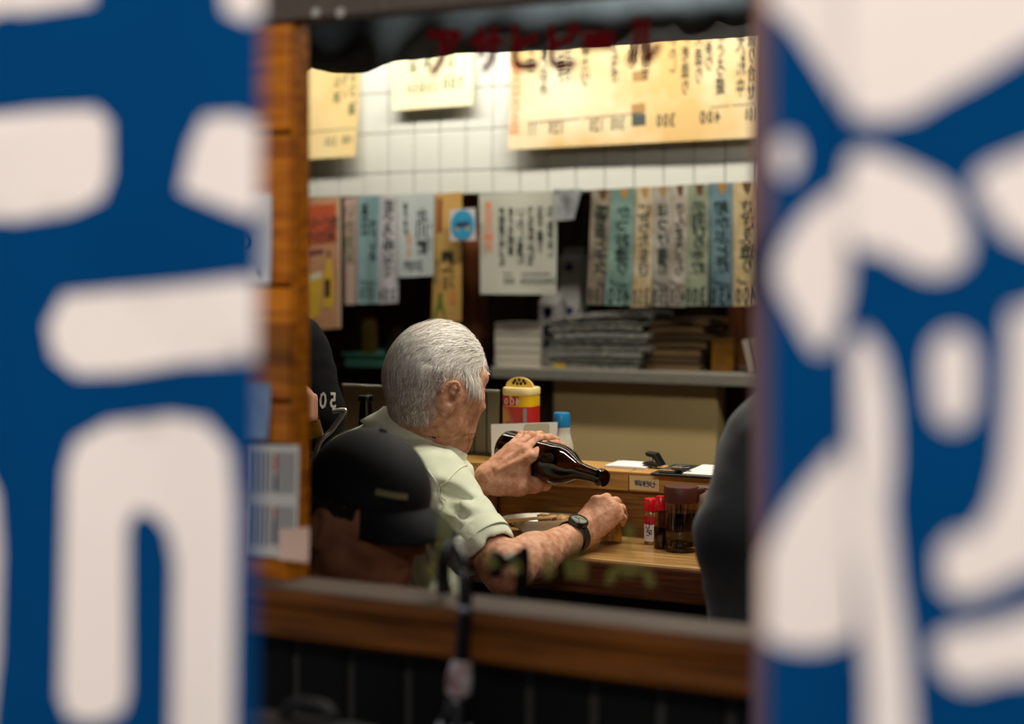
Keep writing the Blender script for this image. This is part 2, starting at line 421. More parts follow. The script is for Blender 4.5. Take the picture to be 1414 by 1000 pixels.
strokes('faded_stroke', [
    [(606, 700), (640, 692), (644, 702), (628, 712), (624, 760), (612, 790), (600, 796), (604, 740)],
    [(586, 786), (604, 770), (612, 780), (598, 800)],
    [(752, 768), (764, 766), (768, 792), (756, 802), (750, 790)],
    [(778, 770), (812, 774), (810, 800), (782, 798)], [(790, 740), (798, 738), (800, 770), (792, 770)],
    [(838, 790), (852, 778), (860, 784), (846, 806), (836, 808)], [(856, 776), (884, 780), (886, 790), (870, 798), (858, 794)],
    [(862, 724), (876, 726), (874, 770), (864, 768)], [(886, 782), (900, 788), (906, 808), (896, 812), (888, 800)],
    [(700, 770), (718, 772), (722, 790), (706, 794)], [(664, 764), (680, 760), (690, 782), (676, 788)]], GY, M_OLIVE, pane)
# upper back wall: white tiles over the kitchen opening
BY = 3.60
BZ = 1.658
wb = tag(G().box(-3.5, 2.1, BY + .005, BY + .12, BZ, 2.62).build('wall_back', M_GROUT_W), kind='structure')
tmesh = {}
rows = [(BZ, 1.725), (1.725, 1.841), (1.841, 1.958), (1.958, 2.075), (2.075, 2.191)]
xs0 = PY(537, 150, BY).x
for r, (za, zb) in enumerate(rows):
    for i in range(-7, 16):
        h = round(zb - za, 3)
        if h not in tmesh:
            o = G().box(.0014, .0825, -.004, .008, .0014, h - .0014).build('white_tile', M_TILE_W, wb, bevel=.0018); tmesh[h] = o.data
        else:
            o = bpy.data.objects.new('white_tile', tmesh[h]); C.objects.link(o); adopt(o, wb)
        o.location = (xs0 + i * .0839, BY, za)
# recess behind: board wall
RY = 3.98
wr = tag(G().box(-3.5, 2.1, RY, RY + .1, 0, BZ + .1).build('wall_recess', mat('black_brown_backing', (18, 13, 10), 0.8)), kind='structure')
for i in range(14):
    xa = -3.0 + i * .22
    G().box(xa, xa + .214, RY - .014, RY, .3, BZ).build('board', M_BROWN, wr, bevel=.003)
for k, (ua, ub, Y) in enumerate(((640, 664, 3.66), (1004, 1052, 3.86))):
    tag(G().box(PY(ua, 400, Y).x, PY(ub, 400, Y).x, Y, Y + .05, .3, BZ).build('trim_%d' % (k + 3), wood('reddish_brown_post', (140, 84, 50), (98, 56, 34), (14, 14, 1), 0.5), bevel=.002), kind='structure')

# ================================================================== lamps
def tube_lamp(loc, length, power, size_y, label, tilt=0.0, col=(1, .93, .8)):
    t = thing('fluorescent_lamp', label, 'lamp', loc)
    x, y, z = loc
    G().box(x - length / 2, x + length / 2, y - .05, y + .05, z, z + .035).build('housing', mat('white_enamel', (225, 225, 220), 0.4), t, bevel=.006)
    G().lathe([(.013, -length * .48), (.013, length * .48)], T((x, y, z - .022)) @ Matrix.Rotation(math.radians(90), 4, 'Y'), 14).build('tube', mat('lit_tube', (255, 250, 235), 0.4, emit=((255, 244, 222), 3.0)), t, True)
    for s in (-1, 1): G().box(x + s * length * .485 - .008, x + s * length * .485 + .008, y - .016, y + .016, z - .04, z).build('socket', MATS['white_enamel'], t, bevel=.002)
    ld = bpy.data.lights.new('lamp_light', 'AREA'); ld.shape = 'RECTANGLE'; ld.size = length; ld.size_y = size_y; ld.energy = power; ld.color = col
    lo = bpy.data.objects.new('lamp_light', ld); C.objects.link(lo); lo.location = (x, y, z - .045); lo.rotation_euler = (tilt, 0, 0)
    adopt(lo, t)
    return t
tube_lamp((-1.5, 3.22, 2.36), 1.8, 15, .07, 'white fluorescent tube lamp above the tiled wall', math.radians(24))
tube_lamp((-.55, 2.50, 2.32), 1.2, 24, .08, 'white fluorescent tube lamp above the counter', 0.0)
tube_lamp((-.15, -1.0, 2.75), 1.6, 48, .1, 'added white fluorescent tube lamp lighting the street front', math.radians(38), (1, .92, .85))  # added lamp, unseen behind the camera, to light the noren evenly

# ================================================================== counter and ledge
M_CTOP = wood('varnished_counter_wood', (180, 142, 88), (146, 106, 56), (1.2, 18, 18), 0.3, 0.4)
M_CEDGE = wood('dark_counter_edge', (92, 50, 24), (58, 30, 14), (1.5, 18, 30), 0.45)
M_LEDGE = wood('light_ledge_wood', (196, 152, 84), (166, 120, 58), (1.0, 20, 26), 0.4)
M_PANEL = wood('oak_panel', (140, 98, 46), (104, 70, 28), (1.5, 10, 34), 0.45)
CTZ, CY0, CY1 = .956, 2.25, 2.485
CX0, CX1 = -2.6, .9
ct = thing('bar_counter', 'wooden bar counter with pale varnished top and dark front edge', 'counter', (-.6, 2.36, 0))
G().box(CX0, CX1, CY0 + .002, CY1, CTZ - .02, CTZ).build('top', M_CTOP, ct, bevel=.004)
G().box(CX0, CX1, CY0, CY0 + .04, CTZ - .062, CTZ - .004).build('front_edge', M_CEDGE, ct, bevel=.004)
G().box(CX0, CX1, CY0 + .09, CY1 + .03, 0, CTZ - .02).build('base_panel', mat('black_kick_panel', (16, 14, 13), 0.7), ct)
LZ0, LZ1 = 1.040, 1.075
G().box(CX0, CX1, CY1 - .002, CY1 + .02, CTZ - .01, LZ0 + .01).build('back_panel', M_PANEL, ct)
xj = [CX0, PY(560, 660, 2.463).x, PY(868, 660, 2.463).x, CX1]
for i in range(3):
    G().box(xj[i] + .0008, xj[i + 1] - .0008, 2.463, 2.575, LZ0, LZ1).build('ledge_board', M_LEDGE, ct, bevel=.002)
xa = PY(676, 700, CY1).x; xb = PY(690, 700, CY1).x
G().box(xa, xb, CY1 - .012, CY1, CTZ, LZ0).build('panel_batten', wood('batten_wood', (120, 78, 36), (90, 56, 24), (14, 14, 1)), ct, bevel=.001)
# sticker with blue brush letters on the ledge front
st = Sheet('ledge_sticker', [(869, 656.5), (910, 658.5), (910, 679), (869, 675.5)], 2.4615, mat('cream_sticker', (214, 190, 132), 0.6), 'cream sticker with blue brush lettering on the ledge front', 'sticker', thick=.0004)
st.text([('七味料理', .55, .30, .78, .18, False)], mat('blue_ink', (28, 62, 110), 0.6))

# guard plate on the ledge
gp = thing('steel_guard', 'dull grey steel guard plate standing along the ledge', 'guard', PY(585, 640, 2.565))
xa, xb = PY(474, 600, 2.56).x, PY(690, 600, 2.56).x
G().box(xa, xb, 2.557, 2.561, LZ1, 1.203).build('plate', mat('dull_steel', (122, 112, 94), 0.4, 0.55, noise=0.15, nscale=12), gp)
G().box(xa, xb, 2.554, 2.564, 1.203, 1.207).build('top_rim', mat('bright_steel', (205, 205, 195), 0.25, 0.9), gp, bevel=.001)
G().box(xa, xb, 2.548, 2.566, LZ1, LZ1 + .006).build('foot_rail', mat('dark_steel', (70, 68, 60), 0.4, 0.8), gp, bevel=.001)
for u in (655, 672):
    x = PY(u, 600, 2.557).x; G().box(x - .0012, x + .0012, 2.5555, 2.557, LZ1, 1.2).build('seam', MATS['dark_steel'], gp)

# ================================================================== kitchen shelf and what stands on it
shelf = thing('steel_shelf', 'grey steel shelf across the kitchen recess', 'shelf', PY(860, 505, 3.6))
SHZ = 1.176
xa, xb = PY(678, 500, 3.55).x, PY(1120, 500, 3.55).x
G().box(xa, xb, 3.55, 3.9, SHZ - .004, SHZ).build('deck', M_STEEL, shelf)
G().box(xa, xb, 3.548, 3.556, SHZ - .03, SHZ).build('front_lip', M_STEEL, shelf, bevel=.002)
for x in (xa + .05, xb - .1): G().box(x, x + .02, 3.7, 3.97, SHZ - .03, SHZ - .004).build('bracket', M_STEEL, shelf)
tag(G().box(PY(764, 560, 3.585).x, PY(990, 560, 3.585).x, 3.585, 3.66, .35, SHZ - .006).build('cabinet_panel', mat('beige_laminate', (242, 214, 152), 0.55, noise=0.05, nscale=5), bevel=.003), 'beige laminate cabinet front below the steel shelf', 'cabinet')
# stacked white boxes
xa, xb = PY(684, 470, 3.6).x, PY(726, 470, 3.6).x
for i in range(5):
    h = .024; z = SHZ + i * h; j = random.uniform(-.002, .002)
    b = thing('white_box', ['lowest', 'second lowest', 'middle', 'second highest', 'topmost'][i] + ' of the five flat white boxes on the steel shelf', 'box', ((xa + xb) / 2, 3.65, z), 'flat white boxes')
    G().box(xa + j, xb + j + .045, 3.6, 3.74, z, z + h * .66).build('tray', mat('white_card', (206, 200, 184), 0.7), b, bevel=.001)
    G().box(xa - .001 + j, xb + .046 + j, 3.599, 3.741, z + h * .60, z + h).build('lid', mat('white_card_lid', (196, 190, 176), 0.7), b, bevel=.001)
# sake cartons
def carton(u0, u1, vt, Y, label):
    xa, xb = PY(u0, 450, Y).x, PY(u1, 450, Y).x; zt = PY((u0 + u1) / 2, vt, Y).z
    b = thing('drink_carton', label, 'carton', ((xa + xb) / 2, Y, SHZ))
    G().box(xa, xb, Y, Y + .07, SHZ, zt - .03).build('body', mat('carton_white', (178, 176, 172), 0.5), b, bevel=.002)
    M = T(((xa + xb) / 2, 0, 0)); w2 = (xb - xa) / 2
    G().add([(xa, Y, zt - .03), (xb, Y, zt - .03), (xb, Y + .07, zt - .03), (xa, Y + .07, zt - .03), (xa, Y + .033, zt - .006), (xb, Y + .033, zt - .006), (xb, Y + .037, zt - .006), (xa, Y + .037, zt - .006)], [(0, 1, 5, 4), (2, 3, 7, 6), (0, 4, 7, 3), (1, 2, 6, 5), (4, 5, 6, 7), (0, 3, 2, 1)]).build('gable', MATS['carton_white'], b)
    G().box(xa, xb, Y + .034, Y + .037, zt - .006, zt + .008).build('seal_fin', MATS['carton_white'], b)
    mb = mat('navy_print', (30, 40, 92), 0.5)
    cx = (xa + xb) / 2
    for z, r in ((SHZ + .10, .018), (zt - .05, .015)):
        mk('print_dot', [(cx + r * math.cos(t * .5236), Y - .0006, z + r * .85 * math.sin(t * .5236)) for t in range(12)], [tuple(range(12))], mb, b)
    z = SHZ + .05
    mk('print_wave', [(cx - .02, Y - .0006, z), (cx + .018, Y - .0006, z + .012), (cx + .022, Y - .0006, z + .03), (cx - .008, Y - .0006, z + .022)], [(0, 1, 2, 3)], mb, b)
    mk('print_panel', [(cx - .009, Y - .0006, SHZ + .135), (cx + .009, Y - .0006, SHZ + .135), (cx + .009, Y - .0006, SHZ + .162), (cx - .009, Y - .0006, SHZ + .162)], [(0, 1, 2, 3)], mb, b)
carton(743, 770, 405, 3.62, 'white drink carton with navy print beside the white boxes')
carton(772, 800, 345, 3.76, 'tall dim drink carton behind the newspapers')
# newspapers
def paper_stack(u0, u1, vt, Y, n, cols, base_label, cat, name, group, dep=.2, sag=.012, zbase=SHZ, jit=.01, top_fold=False):
    xa, xb = PY(u0, 480, Y).x, PY(u1, 480, Y).x; zt = PY((u0 + u1) / 2, vt, Y).z; h = (zt - zbase) / n
    nth = lambda i: ('lowest' if i == 0 else 'topmost' if i == n - 1 else ['', 'second', 'third', 'fourth', 'fifth', 'sixth', 'seventh', 'eighth', 'ninth', 'tenth'][i] + ' from the bottom')
    for i in range(n):
        j0, j1 = random.uniform(-jit, jit), random.uniform(-jit * 2, jit * 2); z = zbase + i * h
        g = G(); K = 8; V = []
        wav = random.uniform(.5, 1.3) * sag * i / n
        for a in range(K + 1):
            t = a / K; x = xa + j0 + (xb + j1 - xa - j0) * t; dz = wav * math.sin(t * 2.6) + (.5 * sag * t * t * i / n)
            for yy in (Y + random.uniform(0, .003), Y + dep):
                V += [(x, yy, z + dz), (x, yy, z + dz + h * .8)]
        F = []
        for a in range(K):
            q = a * 4; F += [(q, q + 4, q + 5, q + 1), (q + 2, q + 3, q + 7, q + 6), (q + 1, q + 5, q + 7, q + 3), (q, q + 2, q + 6, q + 4)]
        F += [(0, 1, 3, 2), (K * 4, K * 4 + 2, K * 4 + 3, K * 4 + 1)]
        g.add(V, F); o = g.build(name, cols[i % len(cols)])
        tag(o, base_label % nth(i), cat, group)
news = [mat('newsprint_a', (150, 148, 138), 0.8, col2=(70, 72, 72), nscale=60, stretch=(1, 1, 3)), mat('newsprint_b', (120, 118, 108), 0.8, col2=(50, 52, 54), nscale=50, stretch=(1, 1, 4)), mat('newsprint_c', (176, 172, 160), 0.8, col2=(96, 98, 104), nscale=70, stretch=(1, 1, 3))]
paper_stack(760, 888, 436, 3.58, 9, news, '%s folded newspaper in the grey pile on the steel shelf', 'newspaper', 'folded_newspaper', 'newspapers on the shelf')
yl = G().box(PY(764, 490, 3.578).x, PY(781, 490, 3.578).x, 3.5765, 3.5785, SHZ + .003, SHZ + .012).build('advert_strip', mat('yellow_print', (214, 180, 40), 0.6), bpy.data.objects['folded_newspaper'])
brn = [mat('manila_a', (120, 96, 66), 0.8), mat('manila_b', (96, 76, 52), 0.8), mat('manila_c', (134, 108, 72), 0.8)]
paper_stack(892, 974, 442, 3.62, 7, brn, '%s brown envelope in the pile beside the newspapers', 'envelope', 'brown_envelope', 'brown envelopes on the shelf', sag=.006)
# small gold tin and leaning books
xa, xb = PY(982, 480, 3.62).x, PY(1012, 480, 3.62).x; zt = PY(997, 468, 3.62).z
tn = thing('gold_tin', 'small dull gold tin at the dark end of the shelf', 'tin', ((xa + xb) / 2, 3.65, SHZ))
G().box(xa, xb, 3.62, 3.68, SHZ, zt - .012).build('body', mat('dull_gold', (150, 104, 30), 0.45, 0.3, noise=.3, nscale=30), tn, bevel=.004)
G().box(xa - .001, xb + .001, 3.619, 3.681, zt - .014, zt).build('lid', mat('dull_gold_lid', (120, 84, 26), 0.45, 0.3), tn, bevel=.003)
for k, (u0, col, lab) in enumerate(((1022, (176, 166, 150), 'grey-white booklet leaning at the end of the shelf'), (1036, (150, 120, 92), 'tan booklet leaning behind the grey-white one'))):
    xa = PY(u0, 480, 3.6).x; M = T((xa + .028, 3.6, SHZ + .001)) @ Matrix.Rotation(math.radians(-14), 4, 'Y')
    b = thing('booklet', lab, 'book', (xa, 3.62, SHZ))
    G().box(-.002, 0, 0, .12, .003, .088, M).box(.014, .016, 0, .12, .003, .088, M).box(-.002, .016, -.001, .001, .003, .088, M).build('cover', mat('booklet_cover_%d' % k, col, 0.7), b)
    G().box(0, .014, .001, .118, .006, .086, M).build('pages', mat('book_pages', (200, 190, 165), 0.8), b)
# left of the post: a small shelf with teal tray and tan packets
ls = thing('dark_shelf', 'dark wooden shelf behind the man with the white hair', 'shelf', PY(520, 510, 3.7))
xa, xb = PY(440, 500, 3.68).x, PY(640, 500, 3.68).x
zt_ = PY(510, 508, 3.68).z
G().box(xa, xb, 3.68, 3.96, zt_ - .02, zt_).build('board', M_BROWN, ls)
for x in (xa + .04, xb - .06): G().box(x, x + .02, 3.7, 3.97, zt_ - .08, zt_ - .02).build('bracket', M_BROWN, ls)
tr = thing('teal_tray', 'teal plastic tray on the dark shelf', 'tray', PY(508, 508, 3.68))
xa, xb = PY(474, 500, 3.66).x, PY(560, 500, 3.66).x
g = G().box(xa, xb, 3.66, 3.9, zt_, zt_ + .004).box(xa, xb, 3.66, 3.666, zt_, zt_ + .042).box(xa, xb, 3.894, 3.9, zt_, zt_ + .042).box(xa, xa + .006, 3.66, 3.9, zt_, zt_ + .042).box(xb - .006, xb, 3.66, 3.9, zt_, zt_ + .042)
g.build('body', mat('teal_plastic', (96, 168, 150), 0.4), tr)
G().box(xa - .004, xb + .004, 3.655, 3.662, zt_ + .036, zt_ + .044).build('rim', MATS['teal_plastic'], tr, bevel=.002)
for k, (u0, u1, vt, col, ang, lab) in enumerate(((499, 515, 443, (150, 122, 52), 0, 'tan upright packet standing in the teal tray'), (522, 532, 448, (112, 94, 48), 26, 'tan packet tipped over in the teal tray'))):
    a, b2 = PY(u0, 480, 3.74), PY(u1, 480, 3.74); zt = PY(u0, vt, 3.74).z
    M = T(((a.x + b2.x) / 2, 3.74, zt_ + .005)) @ Matrix.Rotation(math.radians(ang), 4, 'Y'); w2 = (b2.x - a.x) / 2
    pk = thing('packet', lab, 'packet', ((a.x + b2.x) / 2, 3.74, zt_ + .004))
    G().box(-w2, w2, 0, .03, 0, zt - zt_ - .015, M).build('body', mat('packet_tan_%d' % k, col, 0.6, noise=.3, nscale=30), pk, bevel=.004)
    G().box(-w2 * 1.02, w2 * 1.02, .012, .018, zt - zt_ - .018, zt - zt_, M).build('crimped_top', MATS['packet_tan_%d' % k], pk)

# ================================================================== papers on the tiled wall
INK = mat('green_black_ink', (26, 44, 38), 0.7)
INK2 = mat('soft_green_ink', (92, 112, 84), 0.7)
ORG = mat('orange_ink', (240, 150, 104), 0.7)
def stained(name, c, c2, nscale=14): return mat(name, c, 0.75, col2=c2, nscale=nscale)
P1 = stained('cream_paper', (246, 222, 164), (238, 206, 140), 6)
P2 = stained('pale_cream_paper', (250, 240, 206), (246, 232, 190), 6)
P3 = stained('stained_cream_paper', (238, 224, 190), (216, 180, 116), 5.5)
PYY = BY - .012
s = Sheet('menu_sheet', [(418, 78), (496, 70), (497, 217), (416, 222)], PYY, P1, 'cream menu sheet on the tiles beside the orange wood', 'menu sheet', 'menu sheets on the tiles', lift=.03)
s.text([('たこ酢', .62, .22, .48, .12, True), ('もずく', .76, .20, .44, .12, True), ('湯やっこ盛', .9, .12, .6, .13, True), ('220', .58, .80, .88, .07, False), ('180', .86, .79, .87, .07, False)], INK2)
s.line(.02, .74, .98, .735, .004, INK2)
s = Sheet('menu_sheet', [(540, 52), (655, 42), (657, 146), (547, 154)], PYY, P2, 'small pale menu sheet in the middle of the tiles', 'menu sheet', 'menu sheets on the tiles', lift=.022)
s.text([('冷豆', .26, .22, .50, .12, True), ('厚揚', .44, .22, .50, .12, True), ('まぐろ', .72, .18, .48, .13, True), ('350', .28, .64, .78, .07, False), ('250', .47, .64, .78, .07, False), ('700', .75, .60, .76, .09, False)], INK2)
for a in (.22, .40, .62): s.line(a, .58, a + .16, .565, .006, INK2)
s = Sheet('menu_sheet', [(707, 30), (1053, 4), (1055, 191), (707, 208)], PYY, P3, 'wide stained cream menu sheet on the tiles', 'menu sheet', 'menu sheets on the tiles', lift=.03, curl=.002)
s.text([('本日の品', .025, .30, .88, .035, True)], ORG)
s.text([('いか', .08, .16, .40, .032, True), ('煮込み', .14, .20, .60, .034, True), ('山芋', .21, .16, .50, .034, True), ('玉子き', .24, .16, .48, .030, True), ('串カツ', .31, .20, .54, .036, True), ('うなぎ', .43, .18, .52, .036, True),
        ('肝吸', .50, .16, .42, .03, True), ('盛合せ', .555, .20, .52, .034, True), ('いわし', .66, .18, .48, .03, True), ('海老造り', .71, .14, .66, .036, True), ('天造り', .76, .16, .58, .034, True), ('刺身り', .80, .14, .48, .036, True), ('まぐろ盛', .845, .14, .66, .036, True), ('大瓶中', .92, .2, .70, .036, True), ('盛り合せ', .965, .18, .72, .038, True)], INK)
for t, x, wd in (('11', .10, .02), ('120', .20, .022), ('120', .365, .02), ('300', .45, .02), ('300', .64, .026), ('400', .81, .028), ('100', .965, .018)):
    s.text([(t, x, .80 - x * .03, .90 - x * .03, wd, False)], INK)
s.line(.08, .80, .30, .785, .004, INK); s.line(.31, .785, .88, .752, .004, INK); s.line(.89, .752, .98, .748, .004, INK)
s.patch('ink_block', [(.505, .78), (.56, .778), (.562, .865), (.507, .868)], mat('smeared_ink', (70, 78, 74), 0.7))
tp = mat('yellowed_tape', (168, 132, 76), 0.5)
s.patch('tape', [(.50, .45), (.56, .44), (.565, .52), (.505, .53)], tp); s.patch('tape', [(.50, .70), (.555, .69), (.56, .76), (.505, .77)], tp)

# ================================================================== strips hanging under the tiles
HY = BY - .016
strips = [
    ('dim beige paper menu strip at the dark end of the row', [(817, 262), (845, 261), (838, 421), (810, 420)], (150, 140, 120), (112, 102, 86), '国豆腐とナス', '100'),
    ('bright teal paper menu strip in the row below the tiles', [(845, 261), (876, 259), (874, 422), (837, 421)], (130, 162, 152), (98, 128, 120), 'かつお造り', '400'),
    ('yellowish cream narrow menu strip beside the bright teal one', [(876, 259), (902, 258), (901, 424), (874, 424)], (200, 188, 160), (176, 152, 112), 'にらたまき', '350'),
    ('grey-white narrow menu strip between the cream and the pale ones', [(902, 258), (926, 257), (925, 423), (901, 423)], (178, 174, 162), (146, 138, 126), 'ほっけ塩焼', '350'),
    ('pale rumpled menu strip beside the sage green one', [(926, 257), (950, 255), (948, 424), (925, 423)], (192, 184, 172), (152, 140, 124), 'さんま天ぷら', '450'),
    ('sage green paper menu strip in the row below the tiles', [(950, 255), (979, 254), (979, 422), (947, 422)], (146, 154, 130), (116, 124, 102), '手羽ぴり辛焼', '300'),
    ('blue paper menu strip in the row below the tiles', [(979, 253), (1012, 252), (1013, 422), (980, 423)], (112, 142, 152), (90, 118, 130), '鯛かぶと焼', '450'),
    ('ochre stained wide menu strip at the end of the row', [(1012, 252), (1048, 251), (1051, 421), (1014, 423)], (204, 184, 142), (178, 148, 98), 'さざえ造り', '400'),
]
pin = mat('brown_scorched_tape', (92, 64, 30), 0.6)
for i, (lab, px, c1, c2, txt, price) in enumerate(strips):
    s = Sheet('menu_strip', px, HY - (i % 2) * .004, stained('strip_paper_%d' % i, c1, c2, 22), lab, 'menu strip', 'menu strips under the tiles', curl=.0035, lift=.01 * (i % 3))
    s.text([(txt, .55, .14, .74, .62, True), (price, .5, .84, .985, .31, False)], INK, jit=.06)
    s.line(.12, .80, .86, .83, .006, INK); s.line(.12, .80, .2, .77, .008, INK)
    s.patch('tape', [(.35, .0), (.75, .0), (.70, .07), (.58, .10), (.42, .06)], pin if i in (4, 5, 7, 0) else tp)
# left group
s = Sheet('poster', [(405, 275), (470, 272), (472, 453), (402, 458)], HY - .006, stained('salmon_poster', (214, 160, 120), (200, 146, 106), 8), 'salmon orange beer poster beside the orange wood', 'poster', lift=.006)
mR = mat('poster_red', (206, 96, 62), 0.6); mY = mat('poster_yellow', (232, 190, 62), 0.6); mD = mat('poster_dark', (58, 40, 34), 0.6); mBt = mat('poster_brown', (110, 66, 22), 0.6)
s.patch('red_field', [(.25, .05), (.90, .05), (.92, .34), (.25, .36)], mR)
s.patch('pale_edge', [(.965, .0), (1, 0), (1, 1), (.965, 1)], mat('poster_edge', (226, 214, 186), 0.6))
s.text([('生ビール大', .58, .14, .24, .15, False), ('串カツ丼', .55, .25, .34, .17, False)], mat('poster_ink', (46, 58, 60), 0.6), jit=.01)
s.patch('label_band', [(.30, .40), (.66, .39), (.66, .425), (.30, .435)], mat('poster_plum', (130, 70, 76), 0.6))
s.patch('printed_bottle', [(.70, .55), (.73, .46), (.79, .46), (.83, .55), (.85, .60), (.85, .84), (.66, .84), (.66, .60)], mY, .0009); s.patch('printed_bottle_label', [(.68, .62), (.79, .62), (.79, .76), (.68, .76)], mD, .0011)
s.patch('printed_glass', [(.30, .62), (.62, .60), (.58, .90), (.34, .92)], mY, .0009); s.patch('printed_head', [(.30, .58), (.62, .56), (.62, .61), (.30, .63)], mat('poster_foam', (240, 226, 190), 0.6), .0011)
s.patch('printed_bottle_neck', [(.735, .40), (.785, .40), (.785, .46), (.735, .46)], mBt, .0011)
s = Sheet('menu_strip', [(475, 274), (497, 272), (497, 420), (476, 421)], HY, stained('pink_paper', (206, 178, 166), (190, 160, 148), 10), 'dusty pink menu strip with green writing', 'menu strip', 'menu strips under the tiles', curl=.002)
s.text([('いか納豆', .35, .05, .62, .55, True)], mat('green_ink', (96, 120, 72), 0.7))
s = Sheet('menu_strip', [(495, 272), (525, 270), (522, 419), (494, 420)], HY - .004, stained('aqua_paper', (146, 178, 182), (124, 158, 164), 10), 'aqua blue menu strip beside the dusty pink one', 'menu strip', 'menu strips under the tiles', curl=.003)
s.text([('さしみ', .72, .22, .62, .42, True), ('本日', .3, .04, .36, .34, True), ('350', .5, .84, .96, .28, False)], INK); s.line(.1, .79, .9, .81, .006, INK)
s = Sheet('menu_strip', [(524, 270), (550, 269), (549, 418), (519, 420)], HY - .006, stained('lilac_white_paper', (212, 208, 214), (196, 192, 196), 10), 'lilac white menu strip beside the aqua one', 'menu strip', 'menu strips under the tiles', curl=.004)
s.text([('まぐろ串定食', .52, .04, .76, .58, True), ('250', .5, .86, .97, .28, False)], INK)
s = Sheet('menu_sheet', [(549, 269), (600, 266), (599, 381), (551, 383)], HY - .009, stained('blue_white_paper', (206, 214, 214), (194, 204, 204), 10), 'small blue-white menu sheet with three large characters', 'menu sheet', curl=.003)
s.text([('北川醸', .66, .18, .74, .34, True), ('特選純米', .22, .10, .5, .12, True), ('500円', .42, .80, .93, .13, False), ('一合', .9, .3, .7, .07, True)], INK); s.text([('純米', .3, .46, .78, .12, True)], ORG)
s = Sheet('long_strip', [(601, 268), (638, 265), (637, 444), (596, 446)], HY - .003, stained('amber_paper', (208, 168, 94), (190, 150, 78), 6), 'long amber strip with a green bottle printed at its foot', 'poster', curl=.002)
s.text([('樽酒', .52, .44, .74, .42, True)], INK); s.text([('梅酒', .16, .5, .72, .1, True)], INK2)
s.patch('red_seal', [(.12, .04), (.28, .04), (.28, .30), (.12, .30)], mat('seal_red', (150, 72, 48), 0.6))
s.patch('printed_bottle', [(.22, .77), (.36, .77), (.36, .84), (.46, .93), (.48, 1.0), (.06, 1.0), (.08, .93), (.20, .84)], mat('bottle_green_print', (96, 124, 40), 0.6)); s.patch('printed_stamp', [(.6, .76), (.82, .76), (.82, .86), (.6, .86)], mat('stamp_orange', (206, 140, 66), 0.6))
s = Sheet('round_badge_card', [(621, 290), (656, 287), (657, 332), (621, 333)], HY - .03, mat('badge_card_white', (214, 208, 210), 0.5), 'white card with a sky-blue disc hung over the amber strip', 'card', thick=.002)
s.patch('blue_disc', [(.5 + .46 * math.cos(a * .2618), .5 + .47 * math.sin(a * .2618)) for a in range(24)], mat('badge_blue', (56, 160, 204), 0.5), .0012)
s.patch('navy_band', [(.24, .42), (.76, .40), (.78, .60), (.66, .62), (.62, .56), (.40, .57), (.36, .64), (.24, .64)], mat('badge_navy', (52, 60, 96), 0.5), .0016)
s.patch('yellow_spot', [(.64, .56), (.78, .55), (.78, .68), (.66, .70)], mat('badge_yellow', (196, 170, 90), 0.5), .0018); s.patch('yellow_spot', [(.24, .58), (.36, .57), (.36, .68), (.26, .70)], MATS['badge_yellow'], .0018)
s = Sheet('menu_sheet', [(661, 268), (768, 264), (770, 407), (665, 406)], HY - .010, stained('grey_white_paper', (206, 206, 192), (188, 188, 174), 6), 'large grey-white menu sheet with orange heading', 'menu sheet', curl=.004, lift=.012)
s.text([('本日の特選', .12, .06, .60, .13, True)], ORG)
s.text([('海老造り天ぷら', .30, .14, .72, .09, True), ('まぐろ刺身', .42, .14, .62, .09, True), ('いわし塩焼', .54, .14, .70, .09, True), ('うなぎ蒲焼飯', .67, .14, .72, .09, True), ('玉子盛り', .79, .14, .60, .09, True), ('たこ酢揚出し', .92, .14, .64, .09, True), ('500', .40, .83, .90, .05, False), ('350', .60, .83, .90, .04, False), ('250', .72, .83, .90, .04, False), ('450', .84, .83, .90, .04, False), ('30', .94, .83, .90, .05, False)], INK)
for a in (.32, .55, .68, .80): s.line(a, .80, a + .12, .80, .005, INK)
s = Sheet('foil_tag', [(764, 262), (804, 261), (793, 303), (770, 305)], HY - .014, mat('silver_foil', (214, 218, 220), 0.3, 0.5, col2=(150, 156, 160), nscale=30), 'silver foil tag beside the large grey-white sheet', 'tag', curl=.004)

# ================================================================== dark cloth valance inside
edge = [(380, 100), (420, 99), (433, 95), (455, 100), (500, 101), (520, 95), (546, 84), (580, 81), (606, 79), (630, 74), (664, 72), (700, 72), (790, 67), (880, 60), (960, 55), (1040, 50), (1120, 46), (1200, 42)]
VY = 2.63
g = G(); V = []; K = 8
pts = [PY(u, v, VY) for u, v in edge]; fine = bez([(p.x, 0, p.z) for p in pts], 5)
for i, p in enumerate(fine):
    x, zb = p.x, p.z + random.uniform(-.0007, .0007)
    for j in range(K + 1):
        t = j / K; V.append((x, VY + .006 * math.sin(x * 38) * (1 - t), zb + (2.55 - zb) * t))
F = [(i * (K + 1) + j, (i + 1) * (K + 1) + j, (i + 1) * (K + 1) + j + 1, i * (K + 1) + j + 1) for i in range(len(fine) - 1) for j in range(K)]
N = len(V); V += [(x, y + .002, z) for x, y, z in V]; F += [tuple(N + q for q in f[::-1]) for f in F] + [(i * (K + 1), N + i * (K + 1), N + (i + 1) * (K + 1), (i + 1) * (K + 1)) for i in range(len(fine) - 1)]
val = thing('cloth_valance', 'dark slate cloth valance with a ragged lower edge', 'curtain', (-.8, VY, 2.55))
mk('cloth', V, F, mat('slate_cloth', (76, 88, 96), 0.95, col2=(44, 54, 62), nscale=5), val, True)
G().tube([(fine[0].x - .05, VY, 2.56), (fine[-1].x + .05, VY, 2.56)], .012).build('rail', M_STEEL, val, True)
for x in (fine[0].x, fine[-1].x): G().box(x - .01, x + .01, VY - .01, VY + .01, 2.56, 2.62).build('rail_bracket', M_STEEL, val)

